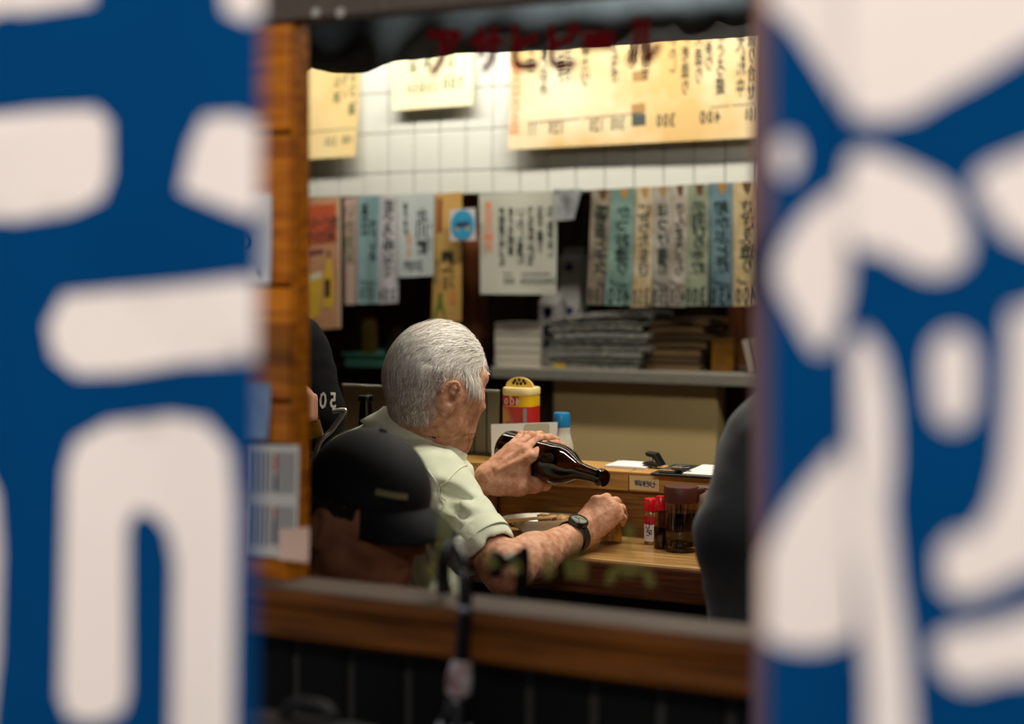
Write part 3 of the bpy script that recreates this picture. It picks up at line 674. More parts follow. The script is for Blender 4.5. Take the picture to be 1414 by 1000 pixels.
# ================================================================== things on the ledge and the counter
# yellow and red shaker can
u0, u1 = 690, 733; Yc = 2.545
xa, xb = PY(u0, 580, Yc - .03).x, PY(u1, 580, Yc - .03).x; cx = (xa + xb) / 2; hw = (xb - xa) / 2 * .98
cyl = [LZ1, PZ(711, 600, LZ1).z]
zt = PY(711, 537, Yc - .02).z
can = thing('shaker_can', 'red and yellow shaker can with an open cream lid', 'shaker', (cx, Yc, LZ1))
def rsq(r, n=40, e=3.2): return [(r * math.copysign(abs(math.cos(2 * math.pi * i / n)) ** (2 / e), math.cos(2 * math.pi * i / n)), r * math.copysign(abs(math.sin(2 * math.pi * i / n)) ** (2 / e), math.sin(2 * math.pi * i / n))) for i in range(n)]
def ring_loft(levels, c, n=40):
    g = G(); V = []
    for r, z in levels: V += [(c[0] + x, c[1] + y, z) for x, y in rsq(r, n)]
    F = [(j * n + i, j * n + (i + 1) % n, (j + 1) * n + (i + 1) % n, (j + 1) * n + i) for j in range(len(levels) - 1) for i in range(n)]
    F += [tuple(range(n))[::-1], tuple((len(levels) - 1) * n + i for i in range(n))]
    return g.add(V, F)
zl = zt - .012; zm = zl - .02; zy = zl - .022
ring_loft([(hw, LZ1), (hw, zy)], (cx, Yc)).build('red_label', mat('label_red', (186, 40, 34), 0.4), can, True)
ring_loft([(hw * 1.0, zy), (hw * 1.0, zl)], (cx, Yc)).build('yellow_band', mat('label_yellow', (226, 182, 20), 0.4), can, True)
ring_loft([(hw * 1.02, zl), (hw * 1.03, zl + .001), (hw * 1.03, zt), (hw * .99, zt + .002)], (cx, Yc)).build('lid_base', mat('cream_plastic', (226, 206, 140), 0.4), can, True)
def can_pt(a, z, off=.001):     # a -1..1 across the front face
    return Vector((cx + a * hw * .8, Yc - hw * (1 - .06 * abs(a) ** 3) - off, z))
V, F = flat_text([('400', .40, .0, 1.0, .24, False)], lambda s_, t: can_pt(-1 + 2 * s_, zl - .004 - t * .014, .0012)); mk('printed_price', V, F, mat('label_pink', (240, 196, 176), 0.5), can)
def can_patch(name, pts, m, off=.0008): return mk(name, [can_pt(a, LZ1 + (zy - LZ1) * b, off) for a, b in pts], [tuple(range(len(pts)))], m, can)
mk('printed_banner', [can_pt(a, zl - .001 - b * .019, .0007) for a, b in ((-1, 0), (.35, 0), (.15, 1), (-1, 1))], [(0, 1, 2, 3)], MATS['label_red'], can)
can_patch('printed_field', [(-1, 1.0), (-.5, 1.0), (.28, .52), (-1, .52)], mat('label_rose', (206, 96, 80), 0.5)); can_patch('printed_star', [(-.98, .98), (-.62, .93), (-.30, .72), (-.55, .74), (-.98, .60)], mat('label_gold', (196, 142, 60), 0.5), .001)
can_patch('barcode', [(.70, .98), (.98, .98), (.98, .55), (.70, .55)], mat('label_grey', (150, 150, 150), 0.5))
# flipped-up half-round lid with its holes
ang = [math.pi * k / 20 for k in range(21)]
zr = PY(708, 522, Yc).z - zt
poly = [(cx - .003 + hw * .92 * math.cos(a), zt + .002 + zr * math.sin(a)) for a in ang]
G().prism(poly, Yc - .004, Yc + .001).build('flip_lid', mat('yellow_plastic', (232, 198, 96), 0.4), can, bevel=.001)
for k, (a, b) in enumerate(((-.42, .42), (-.14, .36), (.12, .36), (.42, .42), (-.30, .66), (0, .74), (.30, .66))):
    px_, pz_ = cx - .003 + hw * .92 * a, zt + .002 + zr * b
    mk('shake_hole', [(px_ + .0032 * math.cos(t * .6283), Yc - .0046, pz_ + .0036 * math.sin(t * .6283)) for t in range(10)], [tuple(range(10))], mat('hole_dark', (30, 22, 10), 0.8), can)
# white card leaning in front of it
s = Sheet('white_card', [(678, 586), (770, 583), (771, 652), (686, 652)], 2.505, mat('card_white', (226, 222, 212), 0.6), 'white card leaning on the ledge in front of the shaker can', 'card', curl=.0015, thick=.001, lean=.02)
s.patch('beige_sticker', [(.50, .06), (.53, .02), (.86, .02), (.89, .06), (.89, .50), (.50, .50)], mat('beige_sticker', (186, 180, 150), 0.5))
# squeeze bottle with blue cap
p = PY(777, 600, 2.55); sq = thing('squeeze_bottle', 'white translucent squeeze bottle with a blue cap', 'bottle', (p.x, 2.545, LZ1))
M = T((p.x, 2.545, 0)); zc = PY(777, 590, 2.545).z; zt2 = PY(777, 570, 2.545).z
G().lathe([(.021, LZ1), (.023, LZ1 + .004), (.023, LZ1 + .03), (.0175, LZ1 + .05), (.0165, zc - .012), (.0165, zc)], M).build('body', mat('milky_plastic', (206, 204, 190), 0.35, trans=0.15), sq, True)
G().lathe([(.0160, zc - .002), (.0165, zc + .001), (.0163, zt2 - .003), (.0145, zt2), (.0, zt2)], M, 32).build('cap', mat('blue_plastic', (22, 120, 172), 0.35), sq, True)
# clipboard, bulldog clip, papers on the ledge
A = PZ(846, 652, LZ1 + .001); 
def on_ledge(u, Yv, z): 
    q = PY(u, 650, Yv); return Vector((q.x, Yv, z))
ps = thing('paper_sheet', 'white paper lying flat on the ledge behind the bottle neck', 'paper', on_ledge(862, 2.53, LZ1))
x0_, x1_ = on_ledge(838, 2.51, 0).x, on_ledge(893, 2.51, 0).x
G().box(x0_, x1_, 2.497, 2.572, LZ1, LZ1 + .004).build('sheet', mat('office_paper', (222, 220, 210), 0.6), ps)
G().box(x0_ + .01, x1_ - .008, 2.50, 2.57, LZ1 + .0041, LZ1 + .005).build('top_sheet', mat('office_paper_b', (232, 230, 222), 0.6), ps)
cb = thing('clipboard', 'black clipboard with white paper overhanging the ledge', 'clipboard', on_ledge(950, 2.5, LZ1))
x0_, x1_ = on_ledge(901, 2.45, 0).x, on_ledge(1010, 2.45, 0).x
G().box(x0_, x1_, 2.437, 2.572, LZ1 + .0002, LZ1 + .0042).build('board', mat('black_board', (16, 15, 15), 0.4), cb, bevel=.001)
xp = on_ledge(944, 2.45, 0).x
G().box(xp, x1_ - .004, 2.442, 2.568, LZ1 + .0044, LZ1 + .007).build('paper', MATS['office_paper'], cb)
xc_ = on_ledge(910, 2.45, 0).x
G().box(xc_, xc_ + .030, 2.448, 2.49, LZ1 + .0042, LZ1 + .010).box(xc_ + .022, xc_ + .042, 2.452, 2.486, LZ1 + .010, LZ1 + .016).build('clip', mat('worn_chrome', (150, 140, 120), 0.3, 0.9), cb, bevel=.0015)
G().tube([(xc_ + .040, 2.455, LZ1 + .012), (xc_ + .052, 2.462, LZ1 + .013), (xc_ + .052, 2.476, LZ1 + .013), (xc_ + .040, 2.484, LZ1 + .012)], .003).build('clip_loop', MATS['black_board'], cb)
q = on_ledge(901, 2.53, LZ1); bc = thing('binder_clip', 'black binder clip standing on the papers on the ledge', 'clip', q)
M = T((q.x, 2.53, LZ1 + .0052)) @ Matrix.Rotation(math.radians(12), 4, 'Y')
G().prism([(-.020, .0), (.012, .0), (.012, .004), (-.008, .005)], -.012, .012, M).build('lower_jaw', mat('black_enamel', (18, 18, 18), 0.3), bc, bevel=.0008)
G().prism([(-.016, .022), (.004, .024), (.022, .006), (.018, .003), (.0, .016), (-.012, .016)], -.013, .013, M).build('upper_jaw', MATS['black_enamel'], bc, bevel=.0008)
G().tube([M @ Vector(v) for v in ((-.004, -.008, .006), (-.007, -.008, .016), (-.007, .008, .016), (-.004, .008, .006))], .0013).build('wire', MATS['bright_steel'], bc)
# pepper shaker with red cap
def P_on(u, v, z=CTZ): return PZ(u, v, z)
p = P_on(899, 751); dd = 2.55
pe = thing('pepper_shaker', 'slim spice shaker with a red cap and printed label', 'shaker', p); M = T((p.x, p.y, 0)); k = dd / FPX
r = .0125; z0 = CTZ; zc = CZ - (705 - VC) * k; zt3 = CZ - (688 - VC) * k
G().lathe([(r * .92, z0), (r, z0 + .003), (r, zc - .004), (r * .85, zc)], M).build('jar', mat('spice_glass', (150, 110, 66), 0.15, col2=(110, 76, 40), nscale=120), pe, True)
G().lathe([(r * .98, zc), (r * 1.02, zc + .002), (r * 1.02, zt3 - .002), (r * .95, zt3), (0, zt3)], M).build('cap', mat('red_plastic', (196, 14, 24), 0.3), pe, True)
def arc_patch(name, M, r, a0, a1, z0, z1, m, par, n=12):
    V = [M @ Vector((r * math.cos(a0 + (a1 - a0) * i / n), r * math.sin(a0 + (a1 - a0) * i / n), z)) for i in range(n + 1) for z in (z0, z1)]
    return mk(name, V, [(2 * i, 2 * i + 2, 2 * i + 3, 2 * i + 1) for i in range(n)], m, par, True)
fr = math.atan2(-CT, ST)                       # direction from a thing to the camera
arc_patch('red_print', M, r * 1.02, fr - 1.5, fr + .5, z0 + .036, zc - .008, mat('spice_red', (176, 24, 36), 0.5), pe)
arc_patch('white_print', M, r * 1.02, fr - 1.5, fr + .5, z0 + .006, z0 + .036, mat('spice_white', (206, 196, 190), 0.5), pe)
V, F = flat_text([('七味', 0, .0, 1.0, .9, True)], lambda s_, t: M @ Vector((r * 1.05 * math.cos(fr - .45 + s_), r * 1.05 * math.sin(fr - .45 + s_), zc - .016 - t * .028))); mk('brand_letters', V, F, mat('spice_ink', (34, 26, 40), 0.6), pe)
# small soy bottle with red cap
p = P_on(913, 757); M = T((p.x, p.y, 0)); k = 2.507 / FPX
sb = thing('soy_sauce_bottle', 'small soy sauce bottle with a red cap', 'bottle', p)
r = .0135; zc = CZ - (702 - VC) * k; zt3 = CZ - (685 - VC) * k; zf = CZ - (727 - VC) * k
G().lathe([(r * .9, z0), (r, z0 + .003), (r * .98, zf - .004), (r * .82, zf + .010), (r * .72, zc)], M).build('glass', vessel('clear_bottle', (0, 0, 0), (228, 206, 176)), sb, True)
G().lathe([(r * .86, z0 + .002), (r * .94, z0 + .004), (r * .92, zf - .003), (r * .90, zf)], M).build('soy_sauce', mat('soy_sauce', (14, 7, 4), 0.15), sb, True)
G().lathe([(r * .80, zc - .002), (r * .84, zc), (r * .82, zt3 - .006), (r * .6, zt3), (0, zt3)], M).build('cap', MATS['red_plastic'], sb, True)
# large soy jar with brown lid
p = P_on(941, 760); M = T((p.x, p.y, 0)); k = 2.488 / FPX
jr = thing('soy_sauce_jar', 'large round soy sauce jar with a brown lid', 'jar', p)
r = .0305; zl_ = CZ - (692 - VC) * k; zt4 = CZ - (671 - VC) * k; zf = CZ - (706 - VC) * k; zw = CZ - (733 - VC) * k
G().lathe([(r * .96, z0), (r, z0 + .003), (r, z0 + .012), (r * .97, z0 + .014), (r * .97, zw - .002), (r, zw), (r, zw + .006), (r * .97, zw + .009), (r * .97, zl_)], M, 40).build('glass', MATS['clear_bottle'], jr, True)
G().lathe([(r * .9, z0 + .010), (r * .93, z0 + .012), (r * .93, zf)], M, 36).build('soy_sauce', MATS['soy_sauce'], jr, True)
G().lathe([(r * 1.0, zl_ - .001), (r * 1.01, zl_ + .003), (r * 1.01, zt4 - .002), (r * .96, zt4), (0, zt4)], M, 40).build('lid', mat('brown_lid', (74, 36, 24), 0.5, spec=.25), jr, True)
sp = M @ Vector((r * math.cos(fr + 1.2), r * math.sin(fr + 1.2), zt4 - .008))
G().tube([sp, sp + Vector((.012, -.002, .004))], [.007, .004]).build('spout', MATS['brown_lid'], jr, True)
# blue capped bottle behind
p = P_on(974, 748); M = T((p.x, p.y, 0))
bb = thing('salt_shaker', 'small clear shaker with a blue cap behind the soy jar', 'shaker', p)
G().lathe([(.012, z0), (.0125, z0 + .003), (.0125, z0 + .05), (.010, z0 + .055)], M).build('jar', mat('salt_glass', (190, 186, 176), 0.2), bb, True)
G().lathe([(.0115, z0 + .053), (.012, z0 + .055), (.011, z0 + .076), (0, z0 + .078)], M).build('cap', mat('sky_blue_plastic', (30, 130, 190), 0.35), bb, True)
p = on_ledge(962, 2.478, 0)
s = Sheet('notice_card', [(936, 668), (992, 672), (992, 712), (936, 706)], 2.4605, mat('notice_card', (206, 200, 186), 0.6), 'white notice card fixed below the clipboard', 'card', thick=.0008)
s.line(.05, .12, .98, .12, .03, mat('notice_ink', (40, 36, 32), 0.6), 'border'); s.patch('border', [(.05, .1), (.09, .1), (.09, .95), (.05, .95)], MATS['notice_ink'])
# beer glass under the bottle
p = P_on(843, 750); GX = p; M = T((p.x, p.y, 0)); gr = .0235
bgl = thing('beer_glass', 'small glass of amber beer held in the fist', 'glass', p)
G().lathe([(gr * .86, z0), (gr * .88, z0 + .002), (gr, z0 + .078), (gr * .965, z0 + .078), (gr * .86, z0 + .007), (0, z0 + .006)], M, 36, caps=False).build('glass', vessel('clear_glass', (0, 0, 0), (236, 232, 220)), bgl, True)
G().lathe([(0, z0 + .0065), (gr * .83, z0 + .0072), (gr * .90, z0 + .043), (0, z0 + .043)], M, 32, caps=False).build('beer', clear('amber_beer', 0.8, (250, 186, 46)), bgl, True)
# dish with leftovers
p = P_on(748, 738); DZ = CTZ
di = thing('oval_dish', 'shallow oval white dish with leftovers', 'dish', p)
ax = camvec(1, .10, 0).normalized(); Md = Matrix(((ax.x, -ax.y, 0, p.x), (ax.y, ax.x, 0, p.y), (0, 0, 1, 0), (0, 0, 0, 1)))
G().lathe([(.030, DZ), (.034, DZ + .001), (.036, DZ + .005), (.058, DZ + .022), (.0735, DZ + .030), (.0745, DZ + .032), (.072, DZ + .032), (.056, DZ + .026), (.034, DZ + .009), (0, DZ + .008)], Md, 48, sy=.62, caps=False).build('bowl', mat('white_glaze', (220, 214, 196), 0.25), di, True)
for i in range(9):
    c = Md @ Vector((random.uniform(-.005, .040), random.uniform(-.018, .020), DZ + .024 + random.uniform(0, .008)))
    fo = Solid(); 
    g = G(); bm = bmesh.new(); bmesh.ops.create_icosphere(bm, subdivisions=2, radius=random.uniform(.008, .013))
    for v_ in bm.verts: v_.co = Vector((v_.co.x * 1.2, v_.co.y, v_.co.z * .75)) * (1 + .22 * math.sin(v_.co.x * 700 + i) * math.cos(v_.co.y * 600 + i * 2)) + c
    g.add([v_.co for v_ in bm.verts], [[v_.index for v_ in f.verts] for f in bm.faces]); bm.free()
    o = g.build('food_morsel', mat(['fried_tan', 'fried_cream', 'fried_brown'][i % 3], [(206, 156, 92), (226, 200, 150), (150, 102, 56)][i % 3], 0.5, noise=.3, nscale=160), None, True); tag(o, 'small fried morsel lying in the oval white dish', 'food', 'fried morsels in the dish')
for k2 in (0, 1):
    a = PZ(694, 722 - k2 * 2.2, DZ + .0345); b = PZ(768, 713.5 - k2 * 1.2, DZ + .0355)
    d_ = (b - a).normalized(); a2 = a - d_ * .03
    o = G().tube([a2, b], [.0026, .0018], 8).build('chopstick', mat('pale_chopstick', (206, 166, 104), 0.5), None, True)
    tag(o, ['near', 'far'][k2] + ' wooden chopstick resting across the oval dish', 'chopstick', 'chopsticks on the dish')
# dark bottle standing behind the man
def bottle_profile(L, r):
    return [(r * .86, 0), (r * .97, .004), (r, .010), (r, L * .53), (r * .97, L * .58), (r * .82, L * .645), (r * .56, L * .71), (r * .43, L * .76), (r * .37, L * .86), (r * .345, L * .935), (r * .345, L * .945), (r * .43, L * .952), (r * .44, L * .975), (r * .40, L * .983), (r * .40, L * .997), (r * .36, L), (r * .29, L), (r * .28, L * .9)]
M_BGL = vessel('brown_bottle_glass', (0, 0, 0), (122, 94, 54))
p = P_on(505, 728); M = T((p.x, p.y, CTZ))
b2 = thing('beer_bottle', 'dark beer bottle standing upright behind the shirt collar', 'bottle', p)
G().lathe(bottle_profile(.252, .034), M, 32, caps=False).build('glass', M_BGL, b2, True)
G().lathe([(.030, .004), (.0315, .01), (.0315, .13), (.024, .16), (.013, .19), (.0, .192)], M, 28, caps=False).build('beer', mat('bottled_beer', (40, 16, 3), 0.2), b2, True)
G().lathe([(.0345, .05), (.0345, .11)], M, 32, caps=False).build('label', mat('bottle_paper', (170, 160, 130), 0.6), b2, True)

# ================================================================== people
M_SKIN = mat('weathered_skin', (214, 164, 132), 0.58, col2=(180, 124, 94), nscale=70, bump=0.35, bscale=210, sss=0.06, spec=.35, detail=9)
M_SCALP = mat('scalp_under_hair', (214, 180, 158), 0.6, col2=(186, 150, 130), nscale=60)
M_SKIN2 = mat('tan_skin', (200, 134, 98), 0.5, col2=(172, 110, 78), nscale=30)
M_BLACK = mat('black_jersey', (10, 11, 13), 0.9, noise=.25, nscale=20, spec=.15)
M_CHAR = mat('charcoal_jersey', (52, 55, 58), 0.85, noise=.2, nscale=20, sheen=.15)
M_TROUSER = mat('dark_trousers', (38, 38, 44), 0.85, noise=.2)
def head_matrix(c, fwd, up_hint=Vector((0, 0, 1)), roll=0.0, s=1.0):
    y = Vector(fwd).normalized(); x = y.cross(up_hint).normalized(); z = x.cross(y)
    M = Matrix(((x.x, y.x, z.x, c[0]), (x.y, y.y, z.y, c[1]), (x.z, y.z, z.z, c[2]), (0, 0, 0, 1)))
    return M @ Matrix.Rotation(roll, 4, 'Y') @ Matrix.Scale(s, 4)
def head_ops(S, M, s=1.0, ears=(1, -1), neck_to=None, neck_r=.052):
    L = lambda x, y, z: np.array(M @ Vector((x, y, z)))
    R = M @ Matrix.Scale(1 / s, 4)
    S.ell(R, np.array((.0745, .094, .094)) * s, .01)
    S.ell(M @ T((0, -.028, -.012)) @ Matrix.Scale(1 / s, 4), np.array((.070, .066, .074)) * s, .02)      # back of the skull
    for q in (1, -1):
        S.cone(L(q * .056, .002, -.048), L(q * .050, .016, -.088), .020 * s, .018 * s, .03)             # jaw corner
        S.cone(L(q * .050, .016, -.090), L(q * .014, .074, -.116), .018 * s, .015 * s, .03)             # jaw line
        S.cone(L(q * .046, .052, -.032), L(q * .055, .020, -.034), .021 * s, .016 * s, .03)             # cheek bone
        S.cone(L(q * .036, .060, -.055), L(q * .030, .066, -.090), .022 * s, .018 * s, .03)             # cheek
        S.cone(L(q * .012, .088, .012), L(q * .046, .070, .008), .012 * s, .012 * s, .016)              # brow
    S.cone(L(0, .060, -.040), L(0, .066, -.098), .034 * s, .026 * s, .03)                               # muzzle
    S.cone(L(0, .080, -.114), L(0, .083, -.120), .016 * s, .014 * s, .02)                               # chin
    S.cone(L(0, .094, -.004), L(0, .114, -.042), .008 * s, .0115 * s, .012)                             # nose
    for q in (1, -1): S.cone(L(q * .010, .098, -.046), L(q * .012, .094, -.048), .008 * s, .007 * s, .008)
    S.cone(L(-.018, .090, -.076), L(.018, .090, -.076), .0065 * s, .0065 * s, .006)                     # upper lip
    S.cone(L(-.016, .089, -.087), L(.016, .089, -.087), .0070 * s, .0070 * s, .006)                     # lower lip
    S.cone(L(-.022, .098, -.0815), L(.022, .098, -.0815), .0022 * s, .0022 * s, .004, True)             # mouth line
    for q in (1, -1):
        S.ell(M @ T((q * .032, .092, -.013)) @ Matrix.Scale(1 / s, 4), np.array((.015, .012, .010)) * s, .012, True)   # socket
        S.ell(M @ T((q * .031, .078, -.013)) @ Matrix.Scale(1 / s, 4), np.array((.0125, .012, .0115)) * s, .004)       # lid over the eye
    for q in ears:
        E = M @ T((q * .0735, -.016, -.046)) @ Matrix.Rotation(q * math.radians(-20), 4, 'Z') @ Matrix.Rotation(math.radians(-12), 4, 'X')
        n = 16; pts = []
        for i in range(n + 1):                                                                          # helix rim
            a = math.radians(-60 + 275 * i / n)
            pts.append(E @ Vector((q * (.013 + .004 * math.sin(a)), .0150 * math.cos(a) * (1 if math.cos(a) < 0 else .8) - .001, .0265 * math.sin(a) + .002)))
        for a, b in zip(pts[:-1], pts[1:]): S.cone(np.array(a), np.array(b), .0034 * s, .0034 * s, .002)
        S.ell(E @ T((q * .0055, -.002, .002)) @ Matrix.Scale(1 / s, 4), np.array((.0040, .0150, .0260)) * s, .005)      # ear plate
        S.cone(np.array(E @ Vector((q * .009, .006, -.022))), np.array(E @ Vector((q * .011, .002, -.028))), .0065 * s, .0055 * s, .008)   # lobe
        S.ell(E @ T((q * .014, .003, -.004)) @ Matrix.Scale(1 / s, 4), np.array((.010, .0070, .0115)) * s, .002, True)   # hollow
        S.ell(E @ T((q * .013, .002, .014)) @ Matrix.Scale(1 / s, 4), np.array((.007, .0068, .007)) * s, .002, True)
        S.cone(np.array(E @ Vector((q * .008, .0115, -.004))), np.array(E @ Vector((q * .008, .0105, -.010))), .0042 * s, .0042 * s, .005)   # tragus
    if neck_to is not None:
        S.cone(L(0, -.022, -.045), np.array(neck_to), neck_r * s, neck_r * 1.05 * s, .04)
        for q in (1, -1): S.cone(L(q * .052, -.018, -.060), np.array(neck_to) + (L(0, .055, 0) - L(0, 0, 0)), .014 * s, .012 * s, .03)
def chain(S, pts, rs, k=.006):
    for i in range(len(pts) - 1): S.cone(np.array(pts[i]), np.array(pts[i + 1]), rs[i], rs[i + 1], k)
def wob(p, f, ph=0.0):
    return np.sin(p[..., 0] * f + 1.3 * np.sin(p[..., 2] * f * .7 + ph)) * np.sin(p[..., 1] * f * .83 + ph * 2 + 1.1 * np.sin(p[..., 0] * f * .6)) * np.sin(p[..., 2] * f * 1.1 + ph)

# ---------------------------------------------------------------- the man pouring beer
HC = P(604, 514, 2.50)
phi, al = math.radians(52), math.radians(15)
fw = camvec(math.sin(phi) * math.cos(al), math.cos(phi) * math.cos(al), -math.sin(al))
HM = head_matrix(HC, fw, s=.94)
NECK = P(580, 632, 2.53)
man = thing('person', 'white-haired man in a pale green shirt pouring beer', 'person', (P(560, 800, 2.5).x, P(560, 800, 2.5).y, .0))
S = Solid()
head_ops(S, HM, .94, (1, -1), NECK, .056)
# trunk core joining neck and arms
SN, SF = P(596, 668, 2.385), P(548, 652, 2.70)
S.cone(np.array(NECK), np.array(P(552, 700, 2.54)), .055, .09, .05)
S.cone(np.array(P(552, 700, 2.54)), np.array(P(530, 850, 2.50)), .10, .10, .05)
S.cone(np.array(P(590, 672, 2.42)), np.array(SF), .036, .040, .05)
# near arm: elbow on the counter edge, fist round the glass
EN, WN = P(700, 788, 2.27), P(799, 738, 2.455)
S.cone(np.array(P(590, 672, 2.42)), np.array(EN), .034, .034, .03)
S.cone(np.array(EN), np.array(EN + (WN - EN) * .35), .034, .035, .03)
S.cone(np.array(EN + (WN - EN) * .35), np.array(WN), .034, .0245, .03)
S.cone(np.array(P(738, 760, 2.325)), np.array(P(744, 760, 2.33)), .010, .010, .02)
# near fist: back of the hand to the viewer, fingers rolled round the glass
def Q(u, v, d): return np.array(P(u, v, d))
kn = [Q(823, 693, 2.506), Q(837, 694, 2.494), Q(848, 702, 2.490), Q(854, 713, 2.492)]     # knuckles, index to little finger
pip = [Q(838, 688, 2.548), Q(850, 693, 2.536), Q(858, 703, 2.530), Q(860, 716, 2.526)]
dip = [Q(848, 697, 2.578), Q(858, 702, 2.570), Q(861, 711, 2.562), Q(858, 722, 2.552)]
tip = [Q(842, 706, 2.590), Q(850, 711, 2.584), Q(853, 719, 2.576), Q(850, 727, 2.562)]
wr = np.array(WN)
for i in range(4):
    S.cone(wr + (Q(803, 727 + i * 6, 2.468) - wr) * .9, kn[i], .017, [.0115, .0115, .011, .010][i], .016)
    chain(S, [kn[i], pip[i], dip[i], tip[i]], [[.0100, .0088, .0080, .0074], [.0100, .0090, .0080, .0074], [.0096, .0085, .0077, .0070], [.0090, .0078, .0071, .0065]][i], .002)
    S.cone(kn[i] + np.array((0, -.003, .001)), kn[i] + np.array((0, -.0025, .0012)), .0094, .0094, .003)
S.cone(Q(806, 741, 2.47), Q(834, 724, 2.486), .013, .011, .014)                         # heel and edge of the hand
S.cone(Q(812, 726, 2.476), Q(836, 712, 2.49), .016, .015, .014)
chain(S, [Q(806, 722, 2.485), Q(816, 706, 2.515), Q(826, 700, 2.545), Q(832, 704, 2.565)], [.015, .013, .011, .009], .010)   # thumb round the far side
S.cone(Q(803, 722, 2.448), Q(806, 723, 2.450), .0085, .0085, .012)                        # wrist bone
# far arm: forearm level, hand over the bottle
EF, WF = P(598, 708, 2.66), P(672, 664, 2.575)
S.cone(np.array(SF), np.array(EF), .044, .038, .03)
S.cone(np.array(EF), np.array(EF + (WF - EF) * .35), .037, .036, .03)
S.cone(np.array(EF + (WF - EF) * .35), np.array(WF), .033, .0225, .03)
BM_, BB_ = P(835, 661, 2.475), P(700, 620, 2.665)
BAX = (BM_ - BB_).normalized(); BL = (BM_ - BB_).length; BR = .0365
wf_ = np.array(WF)
S.cone(Q(667, 652, 2.565), Q(669, 652, 2.567), .012, .012, .014)                          # wrist bone
fk = [Q(735, 630, 2.556), Q(725, 621, 2.571), Q(715, 616, 2.586), Q(706, 616, 2.600)]      # knuckles, index to little finger
fp = [Q(753, 616, 2.585), Q(744, 606, 2.600), Q(733, 602, 2.615), Q(721, 601, 2.630)]
fd = [Q(768, 613, 2.612), Q(759, 604.5, 2.626), Q(746, 600.5, 2.640), Q(732, 600, 2.652)]
ft = [Q(779, 617, 2.628), Q(768, 608, 2.642), Q(755, 605, 2.655), Q(739, 605, 2.665)]
for i in range(4):
    S.cone(wf_ + (Q(681 + i * -2, 667 - i * 7, 2.572) - wf_) * .8, fk[i], .0150, [.0100, .0098, .0094, .0088][i], .008)
    chain(S, [fk[i], fp[i], fd[i], ft[i]], [[.0100, .0088, .0078, .0070], [.0098, .0086, .0077, .0069], [.0094, .0082, .0073, .0066], [.0086, .0074, .0066, .0060]][i], .002)
    S.cone(fp[i] + np.array((0, -.002, .0015)), fp[i] + np.array((0, -.002, .0018)), .0089 - i * .0004, .0089 - i * .0004, .002)
S.cone(Q(692, 662, 2.570), Q(722, 652, 2.566), .0165, .015, .014)
S.cone(Q(696, 650, 2.575), Q(718, 636, 2.578), .0155, .013, .014)
chain(S, [Q(688, 672, 2.568), Q(716, 671, 2.564), Q(738, 670, 2.575), Q(752, 668, 2.600), Q(758, 662, 2.622)], [.018, .0165, .0125, .0105, .0085], .012)   # thumb under the bottle
# tendons and loose skin
for i in range(4): S.cone(np.array(fk[i]) * .35 + wf_ * .65 + np.array((0, -.016, .006)), np.array(fk[i]) + np.array((0, -.007, .002)), .0042, .0046, .006)
for i in range(4): S.cone(kn[i] * .35 + wr * .65 + np.array((0, -.012, .008)), kn[i] + np.array((0, -.006, .002)), .0042, .0046, .006)
S.post.append(lambda p: .00035 * wob(p, 420) + .0004 * wob(p, 210, 1.0))
V, F = S.mesh((HC.x - .62, HC.y - .45, .84), (HC.x + .62, HC.y + .6, 1.40), .0021)
HMi = np.array(HM.inverted())
loc = V @ HMi[:3, :3].T + HMi[:3, 3]
def hair_mask(l):
    x, y, z = l[:, 0], l[:, 1], l[:, 2]
    top = z > np.where(y > .03, .020 + 1.1 * np.clip(y - .045, 0, 1), -.012)
    back = (y < -.030) & (z > -.118 + .35 * np.clip(y + .09, 0, .1))
    side = (y > -.002) & (y < .040) & (z > -.036 + np.clip(y - .022, 0, 1) * 1.2) & (np.abs(x) > .045)
    nearear = ((np.abs(x) > .0765) & (z < .002) & (z > -.09)) | (((y + .018) / .026) ** 2 + ((z + .046) / .036) ** 2 < 1)
    rr = np.linalg.norm(l, axis=1) < .16
    return (top | back | side) & rr & ~nearear
hm = hair_mask(loc)
fmask = hm[F].all(1)
body = mk('body', V, F, None, man, True, mats=[M_SKIN, M_SCALP], fm=fmask.astype(int))
# hair: fine strands combed from the crown
def grad(p, e=.0008):
    g = np.stack([S.ev(p + np.eye(3)[i] * e) - S.ev(p - np.eye(3)[i] * e) for i in range(3)], -1)
    return g / np.maximum(np.linalg.norm(g, axis=-1, keepdims=True), 1e-9)
hs = Solid(); head_ops(hs, HM, .94, (), NECK, .056); S_full = S; S = hs
idx = np.nonzero(hm)[0]; ns = 15000
pick = V[rng.choice(idx, ns)] + rng.normal(0, .0008, (ns, 3))
HR = np.array(HM)[:3, :3] / .94
crown = HR @ np.array((.004, -.062, .078)) + np.array(HC)
lp = (pick - np.array(HM)[:3, 3]) @ HR
L_ = np.where(lp[:, 2] > .0, .042, np.where(lp[:, 2] > -.04, .026, .011)) * rng.uniform(.6, 1.25, ns)
L_ = np.where((lp[:, 1] > -.055) & (lp[:, 1] < .004) & (lp[:, 2] < .022) & (np.abs(lp[:, 0]) > .05), L_ * .42, L_)
thin = (np.linalg.norm((lp - np.array((.018, -.030, .085))) * np.array((1, .62, 1.3)), axis=1) < .036) & (rng.random(ns) < .78)
pick = pick[~thin]; lp = lp[~thin]; L_ = L_[~thin]; ns = len(pick)
lock = np.sin(lp[:, 0] * 330 + 3 * np.sin(lp[:, 1] * 60)) * np.sin(lp[:, 2] * 260 + 2 * np.sin(lp[:, 1] * 90)); hgt0 = (rng.uniform(.0004, .0026, ns) + .0012 * (1 + lock)) * np.where(lp[:, 2] > -.02, 1.5, .6)
pts = []; p = pick.copy(); K = 5
